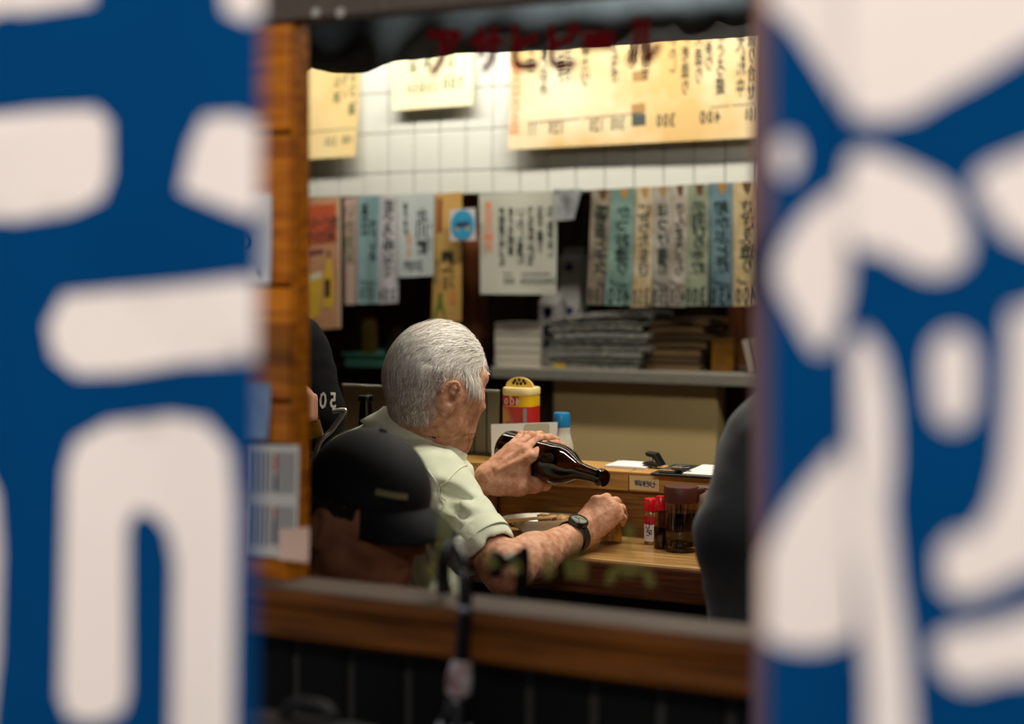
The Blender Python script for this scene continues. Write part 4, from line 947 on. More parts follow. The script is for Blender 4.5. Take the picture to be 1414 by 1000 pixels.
swirl = rng.normal(0, .20, (ns, 3)) + (lock * .28)[:, None] * np.array((0, 0, 1.0))
clump = np.sin(lp[:, [1, 2, 0]] * 120 + np.array((0, 1, 2))) * .16
for k_ in range(K + 1):
    n_ = grad(p); dv = S.ev(p)
    p = p + n_ * ((hgt0 * (1 if 0 < k_ < K else .6)) - dv)[:, None]
    pts.append(p.copy())
    a = p - crown; a /= np.maximum(np.linalg.norm(a, axis=1, keepdims=True), .02)
    l2 = (p - np.array(HM)[:3, 3]) @ HR
    fwdv = HR @ np.array((0, 1, 0)); dn = HR @ np.array((0, 0, -1))
    tz = np.clip((l2[:, 2:3] + .03) / .09, 0, 1); sb = ((l2[:, 1:2] > .0) & (l2[:, 2:3] < .012)).astype(float)
    dirv = -fwdv * (1.0 * tz) * (1 - sb) + dn * (1.25 - .75 * tz) + fwdv * sb * .35 + swirl + clump @ HR.T
    dirv -= n_ * (dirv * n_).sum(1, keepdims=True); dirv /= np.maximum(np.linalg.norm(dirv, axis=1, keepdims=True), 1e-6)
    last = (n_, dirv); p = p + dirv * (L_ / K)[:, None]
n_, dirv = last
HV = np.zeros((ns, (K + 1) * 2, 3)); wdt = rng.uniform(.00020, .00042, ns)
for k_ in range(K + 1):
    q = pts[k_]; d_ = pts[min(k_ + 1, K)] - pts[max(k_ - 1, 0)]; sd = np.cross(d_, n_); sd /= np.maximum(np.linalg.norm(sd, axis=1, keepdims=True), 1e-9)
    tw = (wdt * (1 if k_ < K else .25))[:, None]
    HV[:, 2 * k_] = q - sd * tw; HV[:, 2 * k_ + 1] = q + sd * tw
base_ = (np.arange(ns) * (K + 1) * 2)[:, None, None]
q4 = np.array([[2 * k_, 2 * k_ + 1, 2 * k_ + 3, 2 * k_ + 2] for k_ in range(K)])[None]
HF = (base_ + q4).reshape(-1, 4)
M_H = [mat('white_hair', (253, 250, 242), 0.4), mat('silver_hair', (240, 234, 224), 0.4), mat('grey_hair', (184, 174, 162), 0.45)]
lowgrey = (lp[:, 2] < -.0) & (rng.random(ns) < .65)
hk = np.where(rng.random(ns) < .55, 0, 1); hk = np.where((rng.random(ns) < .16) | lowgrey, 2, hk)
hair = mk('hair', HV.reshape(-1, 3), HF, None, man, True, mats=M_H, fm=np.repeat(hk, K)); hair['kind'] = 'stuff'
# eyebrow on the near side
S = S_full
eb = G()
for i in range(60):
    t = random.random(); a = HM @ Vector((.012 + .036 * t, .0965 - .018 * t * t, .018 + .004 * math.sin(t * 3))); eb.tube([a, a + (HM.to_3x3() @ Vector((.004, .003, -.003)))], [.0005, .0002], 3)
eb.build('eyebrow', M_H[2], man)
for q in (1, -1):
    c = HM @ Vector((q * .031, .0815, -.013)); g = G(); g.lathe([(.0, -.0105), (.006, -.0085), (.0105, 0), (.006, .0085), (.0, .0105)], T(c), 14, caps=False); g.build('eye', mat('eye_white', (210, 204, 196), 0.2), man, True)

# shirt
Sh = Solid()
ft_ = camvec(math.sin(math.radians(74)), math.cos(math.radians(74)), 0)
rt_ = camvec(math.cos(math.radians(74)), -math.sin(math.radians(74)), 0)
def body_M(c, lean=0.0):
    z = (Vector((0, 0, 1)) + ft_ * lean).normalized(); y = (ft_ - z * ft_.dot(z)).normalized(); x = y.cross(z)
    return Matrix(((x.x, y.x, z.x, c[0]), (x.y, y.y, z.y, c[1]), (x.z, y.z, z.z, c[2]), (0, 0, 0, 1)))
Sh.ell(body_M(P(533, 718, 2.545), .35), (.180, .118, .155), .03)
Sh.ell(body_M(P(516, 682, 2.56), .3), (.150, .082, .098), .05)
Sh.cone(np.array(P(532, 630, 2.545)), np.array(P(502, 652, 2.555)), .040, .058, .05)
Sh.cone(np.array(P(502, 652, 2.555)), np.array(P(484, 740, 2.55)), .058, .07, .06)
Sh.cone(np.array(P(545, 740, 2.54)), np.array(P(528, 900, 2.50)), .135, .145, .05)
Sh.cone(np.array(P(588, 672, 2.40)), np.array(P(548, 650, 2.69)), .060, .060, .05)
Sh.cone(np.array(P(570, 640, 2.53)), np.array(P(572, 655, 2.53)), .085, .10, .05)
HEM = P(662, 754, 2.315); AD = (EN - SN).normalized()
Sh.cone(np.array(P(601, 676, 2.39)), np.array(HEM + AD * .004), .062, .0560, .035)
HEMF = P(592, 700, 2.655)
Sh.cone(np.array(P(548, 655, 2.69)), np.array(HEMF), .058, .056, .03)
# creases: raised and sunk runs of cloth
def px(*q): return [np.array(P(*c)) for c in q]
for a, b, r_ in ((( 628, 690, 2.325), (668, 716, 2.325), .007), ((618, 706, 2.305), (664, 734, 2.30), .008), ((606, 722, 2.295), (640, 754, 2.275), .008), ((604, 664, 2.33), (640, 676, 2.345), .006), ((560, 640, 2.43), (600, 690, 2.32), .007), ((640, 700, 2.30), (684, 728, 2.315), .006),
                 ((596, 770, 2.37), (620, 820, 2.36), .012), ((566, 760, 2.37), (584, 830, 2.36), .012)):
    A_, B_ = px(a, b); Sh.cone(A_, B_, r_, r_ * .5, .018)
for a, b, r_ in (((626, 700, 2.312), (672, 728, 2.308), .006), ((612, 716, 2.29), (650, 746, 2.276), .007), ((610, 676, 2.322), (650, 692, 2.322), .005), ((590, 700, 2.31), (604, 740, 2.29), .008), ((582, 770, 2.365), (602, 830, 2.36), .010), ((604, 690, 2.305), (640, 712, 2.292), .005)):
    A_, B_ = px(a, b); Sh.cone(A_, B_, r_, r_ * .5, .016, True)
Sh.post.append(lambda p: .0032 * wob(p, 46) + .0018 * wob(p, 95, 2.0))
Sh.cone(np.array(HEM - AD * .012), np.array(HEM + AD * .12), .044, .0545, .006, True)      # sleeve opening
AF = (EF - SF).normalized(); Sh.cone(np.array(HEMF - AF * .04), np.array(HEMF + AF * .1), .042, .052, .006, True)
RC = P(581, 606, 2.53); e1 = camvec(.076, .015, -.046); e2 = camvec(.018, -.078, .0); nrm = e1.cross(e2).normalized()
if nrm.z < 0: nrm = -nrm
Sh.cone(np.array(RC - nrm * .03), np.array(RC + nrm * .16), .050, .080, .008, True)      # neck opening
V, F = Sh.mesh((HC.x - .62, HC.y - .45, .80), (HC.x + .5, HC.y + .5, 1.36), .0032)
M_SHIRT = mat('pale_green_cotton', (222, 228, 200), 0.8, noise=.06, nscale=30, bump=.25, bscale=380, sheen=.25)
shirt = mk('shirt', V, F, M_SHIRT, man, True)
# collar: stand and fold, a band with thickness round the neck
def band(rings, n=56, a0=0.0, a1=2 * math.pi, th=.0022):
    V = []; F = []; m_ = len(rings)
    for k_ in range(n + 1):
        a = a0 + (a1 - a0) * k_ / n
        for c, s1, s2, dz in rings: V.append(c + e1 * s1 * math.cos(a) + e2 * s2 * math.sin(a) + Vector((0, 0, dz * math.cos(a))))
    for k_ in range(n):
        for j in range(m_ - 1): a = k_ * m_ + j; F.append((a, a + m_, a + m_ + 1, a + 1))
    return V, F
a0, a1 = math.radians(18), math.radians(342)
V, F = band([(RC - nrm * .012, .82, .86, 0), (RC + nrm * .006, .83, .86, 0), (RC + nrm * .016, .86, .89, 0), (RC + nrm * .020, .90, .93, 0), (RC + nrm * .017, .96, .97, 0), (RC + nrm * .006, 1.00, 1.02, 0), (RC - nrm * .008, 1.10, 1.10, 0), (RC - nrm * .026, 1.22, 1.20, 0), (RC - nrm * .0265, 1.20, 1.18, 0), (RC - nrm * .008, 1.06, 1.06, 0), (RC + nrm * .012, .92, .93, 0)], 64, a0, a1)
col = mk('collar', V, F, M_SHIRT, shirt, True)
# sleeve hem band and seams
def ring_band(c, ax, r0, r1, wd, name, m):
    M = frame_to(c - ax * wd, c); g = G(); g.lathe([(r0, 0), (r0 + .0015, .001), (r1 + .0012, wd - .001), (r1, wd), (r1 - .003, wd), (r0 - .003, 0)], M, 48, caps=False); return g.build(name, m, shirt, True)
ring_band(HEM + AD * .008, AD, .0572, .0572, .024, 'sleeve_hem', M_SHIRT)
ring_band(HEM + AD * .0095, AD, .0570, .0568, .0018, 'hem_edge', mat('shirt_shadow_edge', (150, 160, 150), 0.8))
# shoulder seam: a thin raised line over the shoulder
def drape(pts, solid, off=.0008):
    q = np.array([list(p) for p in pts])
    for _ in range(4):
        e = .001; gr = np.stack([solid.ev(q + np.eye(3)[i] * e) - solid.ev(q - np.eye(3)[i] * e) for i in range(3)], -1); gr /= np.maximum(np.linalg.norm(gr, axis=1, keepdims=True), 1e-9)
        q = q - gr * (solid.ev(q) - off)[:, None]
    return q
sp_ = bez([P(640, 646, 2.42), P(622, 660, 2.33), P(608, 684, 2.30), P(604, 720, 2.29)], 8)
G().tube([Vector(x) for x in drape(sp_, Sh)], .0011, 6).build('shoulder_seam', M_SHIRT, shirt, True)
sp_ = bez([P(500, 612, 2.47), P(540, 628, 2.40), P(585, 645, 2.345), P(606, 672, 2.30)], 8)
G().tube([Vector(x) for x in drape(sp_, Sh)], .0009, 6).build('yoke_seam', M_SHIRT, shirt, True)
# trousers and stool (below the sill)
def lower(pr, hip, fdir, m, seat_z, lab, leg_len=.42):
    S_ = Solid(); rt = Vector((fdir.y, -fdir.x, 0)).normalized(); z0_ = seat_z + .09
    h0 = Vector((hip.x, hip.y, z0_))
    S_.cone(np.array(h0 + Vector((0, 0, .12))), np.array(h0), .13, .13, .05)
    for q in (1, -1):
        a = h0 + rt * .09 * q; kn_ = a + fdir * leg_len * .62 + rt * .03 * q; an = kn_ - Vector((0, 0, z0_ - .10)) - fdir * .04
        S_.cone(np.array(a), np.array(kn_), .085, .062, .05); S_.cone(np.array(kn_), np.array(an), .060, .045, .03)
        S_.cone(np.array(an), np.array(an + fdir * .11 - Vector((0, 0, .05))), .042, .036, .02)
    V, F = S_.mesh((hip.x - .6, hip.y - .6, 0), (hip.x + .6, hip.y + .6, z0_ + .3), .008)
    mk('trousers', V, F, m, pr, True)
    st = thing('bar_stool', lab, 'stool', (hip.x, hip.y, 0)); c = Vector((hip.x, hip.y, 0))
    G().lathe([(.15, seat_z - .05), (.165, seat_z - .04), (.165, seat_z - .012), (.14, seat_z), (0, seat_z)], T(c), 28).build('seat', mat('stool_vinyl', (60, 24, 20), 0.4), st, True)
    for i in range(4):
        a = math.radians(45 + 90 * i); G().tube([c + Vector((.11 * math.cos(a), .11 * math.sin(a), seat_z - .05)), c + Vector((.17 * math.cos(a), .17 * math.sin(a), .002))], .012, 8).build('leg', M_STEEL, st, True)
    return st
lower(man, P(535, 850, 2.50), camvec(.98, .2, 0).normalized(), M_TROUSER, .60, 'round red stool under the man in the pale green shirt')
# wrist watch
WD = (WN - EN).normalized(); wc = WN - WD * .018
wt = thing('wristwatch', 'black strap wristwatch on the forearm resting by the dish', 'watch', wc)
Mw = frame_to(wc, wc + WD)
G().lathe([(.0285, -.010), (.0300, -.009), (.0292, .009), (.0275, .010), (.0255, .010), (.0262, -.010)], Mw, 40, caps=False).build('strap', mat('black_rubber', (28, 30, 28), 0.5), wt, True)
fdn = (camvec(-.10, -.72, .69)); fdn = (fdn - WD * fdn.dot(WD)).normalized()
cpos = wc + fdn * .0275; Mc = frame_to(cpos, cpos + fdn)
G().lathe([(.0165, 0), (.0175, .002), (.0175, .007), (.0160, .009), (.0135, .0092)], Mc, 36, caps=False).build('case', mat('dark_watch_steel', (70, 72, 66), 0.3, 0.8), wt, True)
G().lathe([(.0138, .0078), (.0, .0078)], Mc, 32, caps=False).build('dial', mat('watch_dial', (150, 152, 138), 0.15, col2=(96, 100, 92), nscale=90), wt, True)
for a_, l_ in ((.5, .008), (2.4, .011)): G().box(-.0006, .0006, 0, l_, .0081, .0085, Mc @ Matrix.Rotation(a_, 4, 'Z')).build('watch_hand', mat('watch_hand', (20, 20, 20), 0.4), wt)
# bottle in the hand
bt = thing('beer_bottle', 'brown beer bottle tilted in the hand over the glass', 'bottle', BB_)
Mb = frame_to(BB_, BM_)
G().lathe(bottle_profile(BL, BR), Mb, 44, caps=False).build('glass', M_BGL, bt, True)
G().lathe([(BR * .87, .0), (BR * .5, .006), (0, .009)], Mb, 36, caps=False).build('punt', M_BGL, bt, True)
G().lathe([(BR * .90, .012), (BR * .93, .02), (BR * .92, BL * .40), (0, BL * .42)], Mb, 30, caps=False).build('beer', mat('bottled_beer', (40, 16, 3), 0.2), bt, True)

# ---------------------------------------------------------------- capped person by the pane
HC2 = P(508, 688, 2.0); ph2, al2 = math.radians(60), math.radians(15)
fw2 = camvec(math.sin(ph2) * math.cos(al2), -math.cos(ph2) * math.cos(al2), -math.sin(al2))
HM2 = head_matrix(HC2, fw2, roll=math.radians(-2), s=.88)
pc = thing('person', 'person in a black cap looking down behind the sill', 'person', (HC2.x, HC2.y, 0))
S2 = Solid(); N2 = HC2 + Vector((0, 0, -.205)) - Vector((fw2.x, fw2.y, 0)) * .06
head_ops(S2, HM2, .88, (1, -1), N2, .058)
bdir = Vector((fw2.x, fw2.y, 0)).normalized(); brt = Vector((bdir.y, -bdir.x, 0))
S2.cone(np.array(N2), np.array(N2 - Vector((0, 0, .35))), .07, .11, .06)
for q in (1, -1):
    sh_ = N2 + brt * .17 * q - Vector((0, 0, .07)); el_ = sh_ - Vector((0, 0, .25)) + brt * .03 * q; wrr = el_ + bdir * .20 - brt * .10 * q + Vector((0, 0, .05))
    S2.cone(np.array(N2 - Vector((0, 0, .05))), np.array(sh_), .055, .05, .05); S2.cone(np.array(sh_), np.array(el_), .045, .036, .03); S2.cone(np.array(el_), np.array(wrr), .036, .025, .03)
    hb = wrr + bdir * .06
    S2.cone(np.array(wrr), np.array(hb), .026, .028, .02)
    for k_ in range(4): chain(S2, [hb + brt * (.012 * (k_ - 1.5)), hb + bdir * .035 + brt * (.014 * (k_ - 1.5)), hb + bdir * .055 + brt * (.013 * (k_ - 1.5)) + Vector((0, 0, .02))], [.0095, .009, .0075], .004)
    chain(S2, [wrr - brt * .02 * q + bdir * .02, hb - brt * .035 * q, hb - brt * .035 * q + bdir * .03], [.013, .011, .009], .006)
V, F = S2.mesh((HC2.x - .4, HC2.y - .45, .42), (HC2.x + .4, HC2.y + .4, HC2.z + .12), .0042)
mk('body', V, F, M_SKIN2, pc, True)
Sj = Solid(); Sj.cone(np.array(N2 - Vector((0, 0, .10))), np.array(N2 - Vector((0, 0, .42))), .105, .135, .06)
for q in (1, -1):
    sh_ = N2 + brt * .17 * q - Vector((0, 0, .07)); el_ = sh_ - Vector((0, 0, .18)) + brt * .02 * q
    Sj.cone(np.array(N2 - Vector((0, 0, .055))), np.array(sh_), .062, .062, .05); Sj.cone(np.array(sh_), np.array(el_), .062, .056, .03)
Sj.cone(np.array(N2 - Vector((0, 0, .06))), np.array(N2 + Vector((0, 0, .1))), .062, .064, .008, True)
V, F = Sj.mesh((HC2.x - .4, HC2.y - .4, .42), (HC2.x + .4, HC2.y + .4, HC2.z), .006)
mk('dark_shirt', V, F, M_BLACK, pc, True)
# cap: crown, peak, button, tag
Sc = Solid(); L2 = lambda x, y, z: np.array(HM2 @ Vector((x, y, z)))
Sc.ell(HM2 @ T((0, -.002, .012)) @ Matrix.Scale(1 / .88, 4), np.array((.088, .106, .100)) * .88, .01)
Sc.box(HM2 @ T((0, 0, -.105)) @ Matrix.Rotation(math.radians(3), 4, 'X') @ Matrix.Scale(1 / .88, 4), (.2, .25, .095), .002, .004, True)
Sc.ell(HM2 @ T((0, -.002, .004)) @ Matrix.Scale(1 / .88, 4), np.array((.080, .098, .093)) * .88, .003, True)
V, F = Sc.mesh((HC2.x - .16, HC2.y - .16, HC2.z - .16), (HC2.x + .16, HC2.y + .16, HC2.z + .16), .003)
M_CAP = mat('black_cap_cotton', (13, 13, 14), 0.8, noise=.2, bump=.2, bscale=300)
cap = mk('cap', V, F, M_CAP, pc, True)
g = G(); V = []; F = []; na, nr = 22, 8
for i in range(na + 1):
    t = -1 + 2 * i / na; x = .078 * math.sin(t * 1.25) / math.sin(1.25)
    y0_ = .100 * math.sqrt(max(0, 1 - (x / .088) ** 2)); y1_ = y0_ + .066 * (1 - t * t) ** .55 + .004
    for j in range(nr + 1):
        s_ = j / nr; y = y0_ - .006 + (y1_ - y0_ + .006) * s_; z = .020 - .14 * (x / .08) ** 2 * .16 * (0.6 + s_) - .016 * s_ * s_ - .006 * s_
        V.append(HM2 @ Vector((x, y, z))); 
m_ = nr + 1
F = [(i * m_ + j, (i + 1) * m_ + j, (i + 1) * m_ + j + 1, i * m_ + j + 1) for i in range(na) for j in range(nr)]
dn2 = (HM2.to_3x3() @ Vector((0, 0, -1))).normalized() * .0032; N = len(V); V += [v_ + dn2 for v_ in V]; F += [tuple(N + q for q in f[::-1]) for f in F]
rim = [i * m_ + nr for i in range(na + 1)]; F += [(rim[i], rim[i + 1], N + rim[i + 1], N + rim[i]) for i in range(na)]
mk('peak', V, F, mat('charcoal_peak', (27, 28, 31), 0.8, spec=.2), cap, True)
bp_ = HM2 @ Vector((0, -.002, .112)); G().lathe([(0, -.004), (.007, -.002), (.006, .003), (0, .005)], frame_to(bp_, bp_ + HM2.to_3x3() @ Vector((0, 0, 1))), 14, caps=False).build('button', M_CAP, cap, True)
# small printed tag on the crown front, curved to it
tg = []
for i in range(9):
    a = math.radians(66 - 32 * i / 8)
    for z in (.034, .043): rr = math.sqrt(max(.01, 1 - ((z - .012) / .100) ** 2)) * 1.012; tg.append(HM2 @ Vector((.088 * rr * math.cos(a), -.002 + .106 * rr * math.sin(a), z)))
mk('tag', tg, [(2 * i, 2 * i + 2, 2 * i + 3, 2 * i + 1) for i in range(8)], mat('tag_thread', (150, 138, 96), 0.7), cap)
hv = G()
for i in range(900):
    a = math.radians(random.uniform(150, 390)); x, y = .080 * math.cos(a), -.006 + .096 * math.sin(a)
    if y > .03: continue
    z = random.uniform(-.070, .008) if y < -.03 else random.uniform(-.024, .008)
    a_ = HM2 @ Vector((x * .93 if False else x, y, z)); hv.tube([a_, a_ + HM2.to_3x3() @ Vector((x * .03, y * .03, -.018))], [.0032, .0012], 4, caps=False)
hv.build('hair', mat('black_hair', (14, 11, 9), 0.5), pc)
for q in (1, -1):
    c = HM2 @ Vector((q * .031, .0815, -.013)); G().lathe([(.0, -.0100), (.006, -.008), (.0100, 0), (.006, .008), (.0, .0100)], T(c), 14, caps=False).build('eye', MATS['eye_white'], pc, True)
lower(pc, HC2 - bdir * .04, bdir, M_TROUSER, .34, 'low stool under the person in the black cap', .4)

# ---------------------------------------------------------------- patron in black at the left, glass raised
C3 = P(398, 560, 2.72)
pl = thing('person', 'person in a black shirt raising a beer glass beside the orange wood', 'person', (C3.x, C3.y, 0))
f3 = camvec(.75, .65, 0).normalized(); r3 = Vector((f3.y, -f3.x, 0))
HC3 = P(330, 340, 2.74); HM3 = head_matrix(HC3, f3)
S3 = Solid(); N3 = P(340, 425, 2.74)
head_ops(S3, HM3, 1.0, (1, -1), N3, .055)
S3.cone(np.array(N3), np.array(P(392, 720, 2.72)), .08, .11, .05)
h3 = P(427, 566, 2.50)
sh3 = P(400, 490, 2.62); el3 = P(390, 640, 2.50); wr3 = P(400, 588, 2.49)
S3.cone(np.array(N3 - Vector((0, 0, .04))), np.array(sh3), .06, .05, .05); S3.cone(np.array(sh3), np.array(el3), .045, .038, .03); S3.cone(np.array(el3), np.array(wr3), .038, .026, .03)
for i in range(4):
    a = Q(410, 546 + i * 9.5, 2.485); chain(S3, [np.array(wr3) + (a - np.array(wr3)) * .6, a, Q(423, 546 + i * 10, 2.478), Q(431, 550 + i * 9.5, 2.495), Q(430, 553 + i * 9, 2.515)], [.012, .0105, .0095, .0088, .0075], .006)
chain(S3, [np.array(wr3), Q(408, 544, 2.50), Q(418, 541, 2.52), Q(426, 544, 2.53)], [.016, .014, .011, .009], .008)
# other forearm along the ledge
sh4 = P(330, 470, 2.84); el4 = P(395, 606, 2.70); wr4 = P(470, 600, 2.66)
S3.cone(np.array(N3 - Vector((0, 0, .04))), np.array(sh4), .06, .05, .05); S3.cone(np.array(sh4), np.array(el4), .045, .036, .03); S3.cone(np.array(el4), np.array(P(436, 604, 2.68)), .036, .03, .03)
S3.cone(Q(436, 604, 2.68), Q(454, 610, 2.665), .024, .018, .02)
for k_ in range(4): chain(S3, [Q(452, 602 + k_ * 5, 2.667), Q(460, 607 + k_ * 4, 2.66), Q(465, 613 + k_ * 3, 2.655)], [.009, .0085, .007], .004)
V, F = S3.mesh((C3.x - .45, C3.y - .4, .8), (C3.x + .35, C3.y + .4, HC3.z + .12), .0045)
mk('body', V, F, mat('warm_skin', (196, 140, 112), 0.5, noise=.15, nscale=40), pl, True)
T3 = Solid()
T3.cone(np.array(P(360, 490, 2.74)), np.array(P(382, 760, 2.72)), .105, .13, .06)
T3.cone(np.array(P(320, 470, 2.84)), np.array(P(398, 482, 2.66)), .062, .062, .05)
T3.cone(np.array(P(408, 490, 2.63)), np.array(P(430, 575, 2.60)), .064, .064, .04)
T3.cone(np.array(P(326, 475, 2.84)), np.array(P(362, 560, 2.78)), .062, .060, .04)
T3.post.append(lambda p: .003 * wob(p, 40) + .002 * wob(p, 80, 1))
T3.cone(np.array(N3 - Vector((0, 0, .03))), np.array(N3 + Vector((0, 0, .12))), .06, .064, .01, True)
V, F = T3.mesh((C3.x - .45, C3.y - .4, .72), (C3.x + .35, C3.y + .4, 1.42), .005)
ts = mk('black_shirt', V, F, M_BLACK, pl, True)
V, F = flat_text([('50', .5, 0, 1, .46, False)], lambda a, b: P(438 + a * 30, 540 + b * 24, 2.5), True)
q = np.array([list(v_) for v_ in V])
dirs = q / 1.0 - np.array((0, 0, CZ)); dirs /= np.linalg.norm(dirs, axis=1, keepdims=True)
for _ in range(60): q = q + dirs * np.minimum(T3.ev(q) - .0015, .02)[:, None] * .9
mk('shirt_number', q, F, mat('white_print', (150, 146, 138), 0.7), ts)
g = G(); 
for i in range(500):
    d_ = Vector((random.gauss(0, 1), random.gauss(0, 1), random.gauss(.6, .7))).normalized()
    if d_.y > .35 and d_.z < .55: continue
    if d_.z < -.35: continue
    a_ = HM3 @ Vector((d_.x * .078, d_.y * .098, d_.z * .098)); g.tube([a_, a_ + HM3.to_3x3() @ Vector((d_.x * .006, -.010, -.014))], [.003, .0012], 4, caps=False)
g.build('hair', MATS['black_hair'], pl)
for q_ in (1, -1):
    c = HM3 @ Vector((q_ * .031, .0815, -.013)); G().lathe([(.0, -.0105), (.006, -.0085), (.0105, 0), (.006, .0085), (.0, .0105)], T(c), 14, caps=False).build('eye', MATS['eye_white'], pl, True)
st3 = lower(pl, P(375, 760, 2.72), f3, M_TROUSER, .55, 'chrome-backed stool under the person in the black shirt')
G().tube(bez([P(400, 800, 2.62), P(412, 730, 2.47), P(436, 624, 2.42), P(458, 594, 2.42), P(475, 570, 2.42), P(474, 566.5, 2.42), P(459, 568, 2.42)], 8), .0042, 10).build('back_rail', mat('polished_metal', (220, 216, 205), 0.2, 0.7), st3, True)
# the glass in that hand
g0, g1 = P(434, 610, 2.505), P(412, 540, 2.50); ax3 = (g1 - g0).normalized()
gg = thing('beer_glass', 'beer glass raised in a hand beside the orange wood', 'glass', g0); Mg = frame_to(g0, g1)
G().lathe([(.0195, 0), (.0205, .002), (.025, .082), (.024, .082), (.0195, .008), (0, .007)], Mg, 32).build('glass', MATS['clear_glass'], gg, True)
G().lathe([(0, .0075), (.0188, .0085), (.0205, .034), (0, .036)], Mg, 28, caps=False).build('beer', liquid('pale_beer', (226, 200, 90)), gg, True)

# ---------------------------------------------------------------- patron in charcoal at the right
C4 = P(1078, 700, 1.95)
pr_ = thing('person', 'person in a charcoal shirt seen from behind beside the brown post', 'person', (C4.x, C4.y, 0))
f4 = camvec(.3, .95, 0).normalized(); N4 = P(1160, 505, 1.98); HC4 = P(1168, 395, 2.0); HM4 = head_matrix(HC4, f4)
S4 = Solid(); head_ops(S4, HM4, 1.0, (1, -1), N4, .058)
S4.cone(np.array(N4), np.array(P(1105, 900, 1.96)), .09, .13, .05)
sh = P(1080, 612, 1.97); el = P(1036, 770, 1.95); wr_ = P(1075, 800, 2.14)
S4.cone(np.array(N4 - Vector((0, 0, .05))), np.array(sh), .06, .05, .05); S4.cone(np.array(sh), np.array(el), .048, .040, .03); S4.cone(np.array(el), np.array(wr_), .040, .028, .03)
chain(S4, [wr_, wr_ + f4 * .06, wr_ + f4 * .10 + Vector((0, 0, -.02))], [.028, .026, .014], .01)
shb = P(1200, 585, 2.02); elb = P(1230, 760, 2.0)
S4.cone(np.array(N4 - Vector((0, 0, .05))), np.array(shb), .06, .05, .05); S4.cone(np.array(shb), np.array(elb), .048, .040, .03)
V, F = S4.mesh((C4.x - .35, C4.y - .35, .8), (C4.x + .5, C4.y + .45, HC4.z + .12), .006)
mk('body', V, F, M_SKIN2, pr_, True)
T4 = Solid()
T4.cone(np.array(P(1124, 660, 1.98)), np.array(P(1112, 960, 1.96)), .125, .14, .06)
T4.cone(np.array(P(1094, 606, 1.975)), np.array(P(1190, 596, 2.01)), .066, .066, .05)
T4.cone(np.array(P(1070, 640, 1.97)), np.array(P(1030, 745, 1.955)), .068, .062, .05)
T4.cone(np.array(P(1030, 745, 1.955)), np.array(P(1054, 810, 1.99)), .062, .060, .04)
T4.cone(np.array(P(1196, 605, 2.02)), np.array(P(1224, 720, 2.0)), .066, .062, .05)
T4.post.append(lambda p: .004 * wob(p, 36, .6) + .002 * wob(p, 74, 1))
T4.cone(np.array(N4 - Vector((0, 0, .02))), np.array(N4 + Vector((0, 0, .12))), .062, .066, .01, True)
V, F = T4.mesh((C4.x - .35, C4.y - .35, .72), (C4.x + .5, C4.y + .4, 1.42), .005)
mk('charcoal_shirt', V, F, M_CHAR, pr_, True)
g = G()
for i in range(600):
    d_ = Vector((random.gauss(0, 1), random.gauss(-.3, 1), random.gauss(.4, .8))).normalized()
    if (d_.y > .35 and d_.z < .5) or d_.z < -.5: continue
    a_ = HM4 @ Vector((d_.x * .078, d_.y * .098, d_.z * .098)); g.tube([a_, a_ + HM4.to_3x3() @ Vector((d_.x * .006, -.006, -.016))], [.003, .0012], 4, caps=False)
g.build('hair', MATS['black_hair'], pr_)
lower(pr_, P(1110, 930, 1.96), f4, M_TROUSER, .55, 'stool under the person in the charcoal shirt')

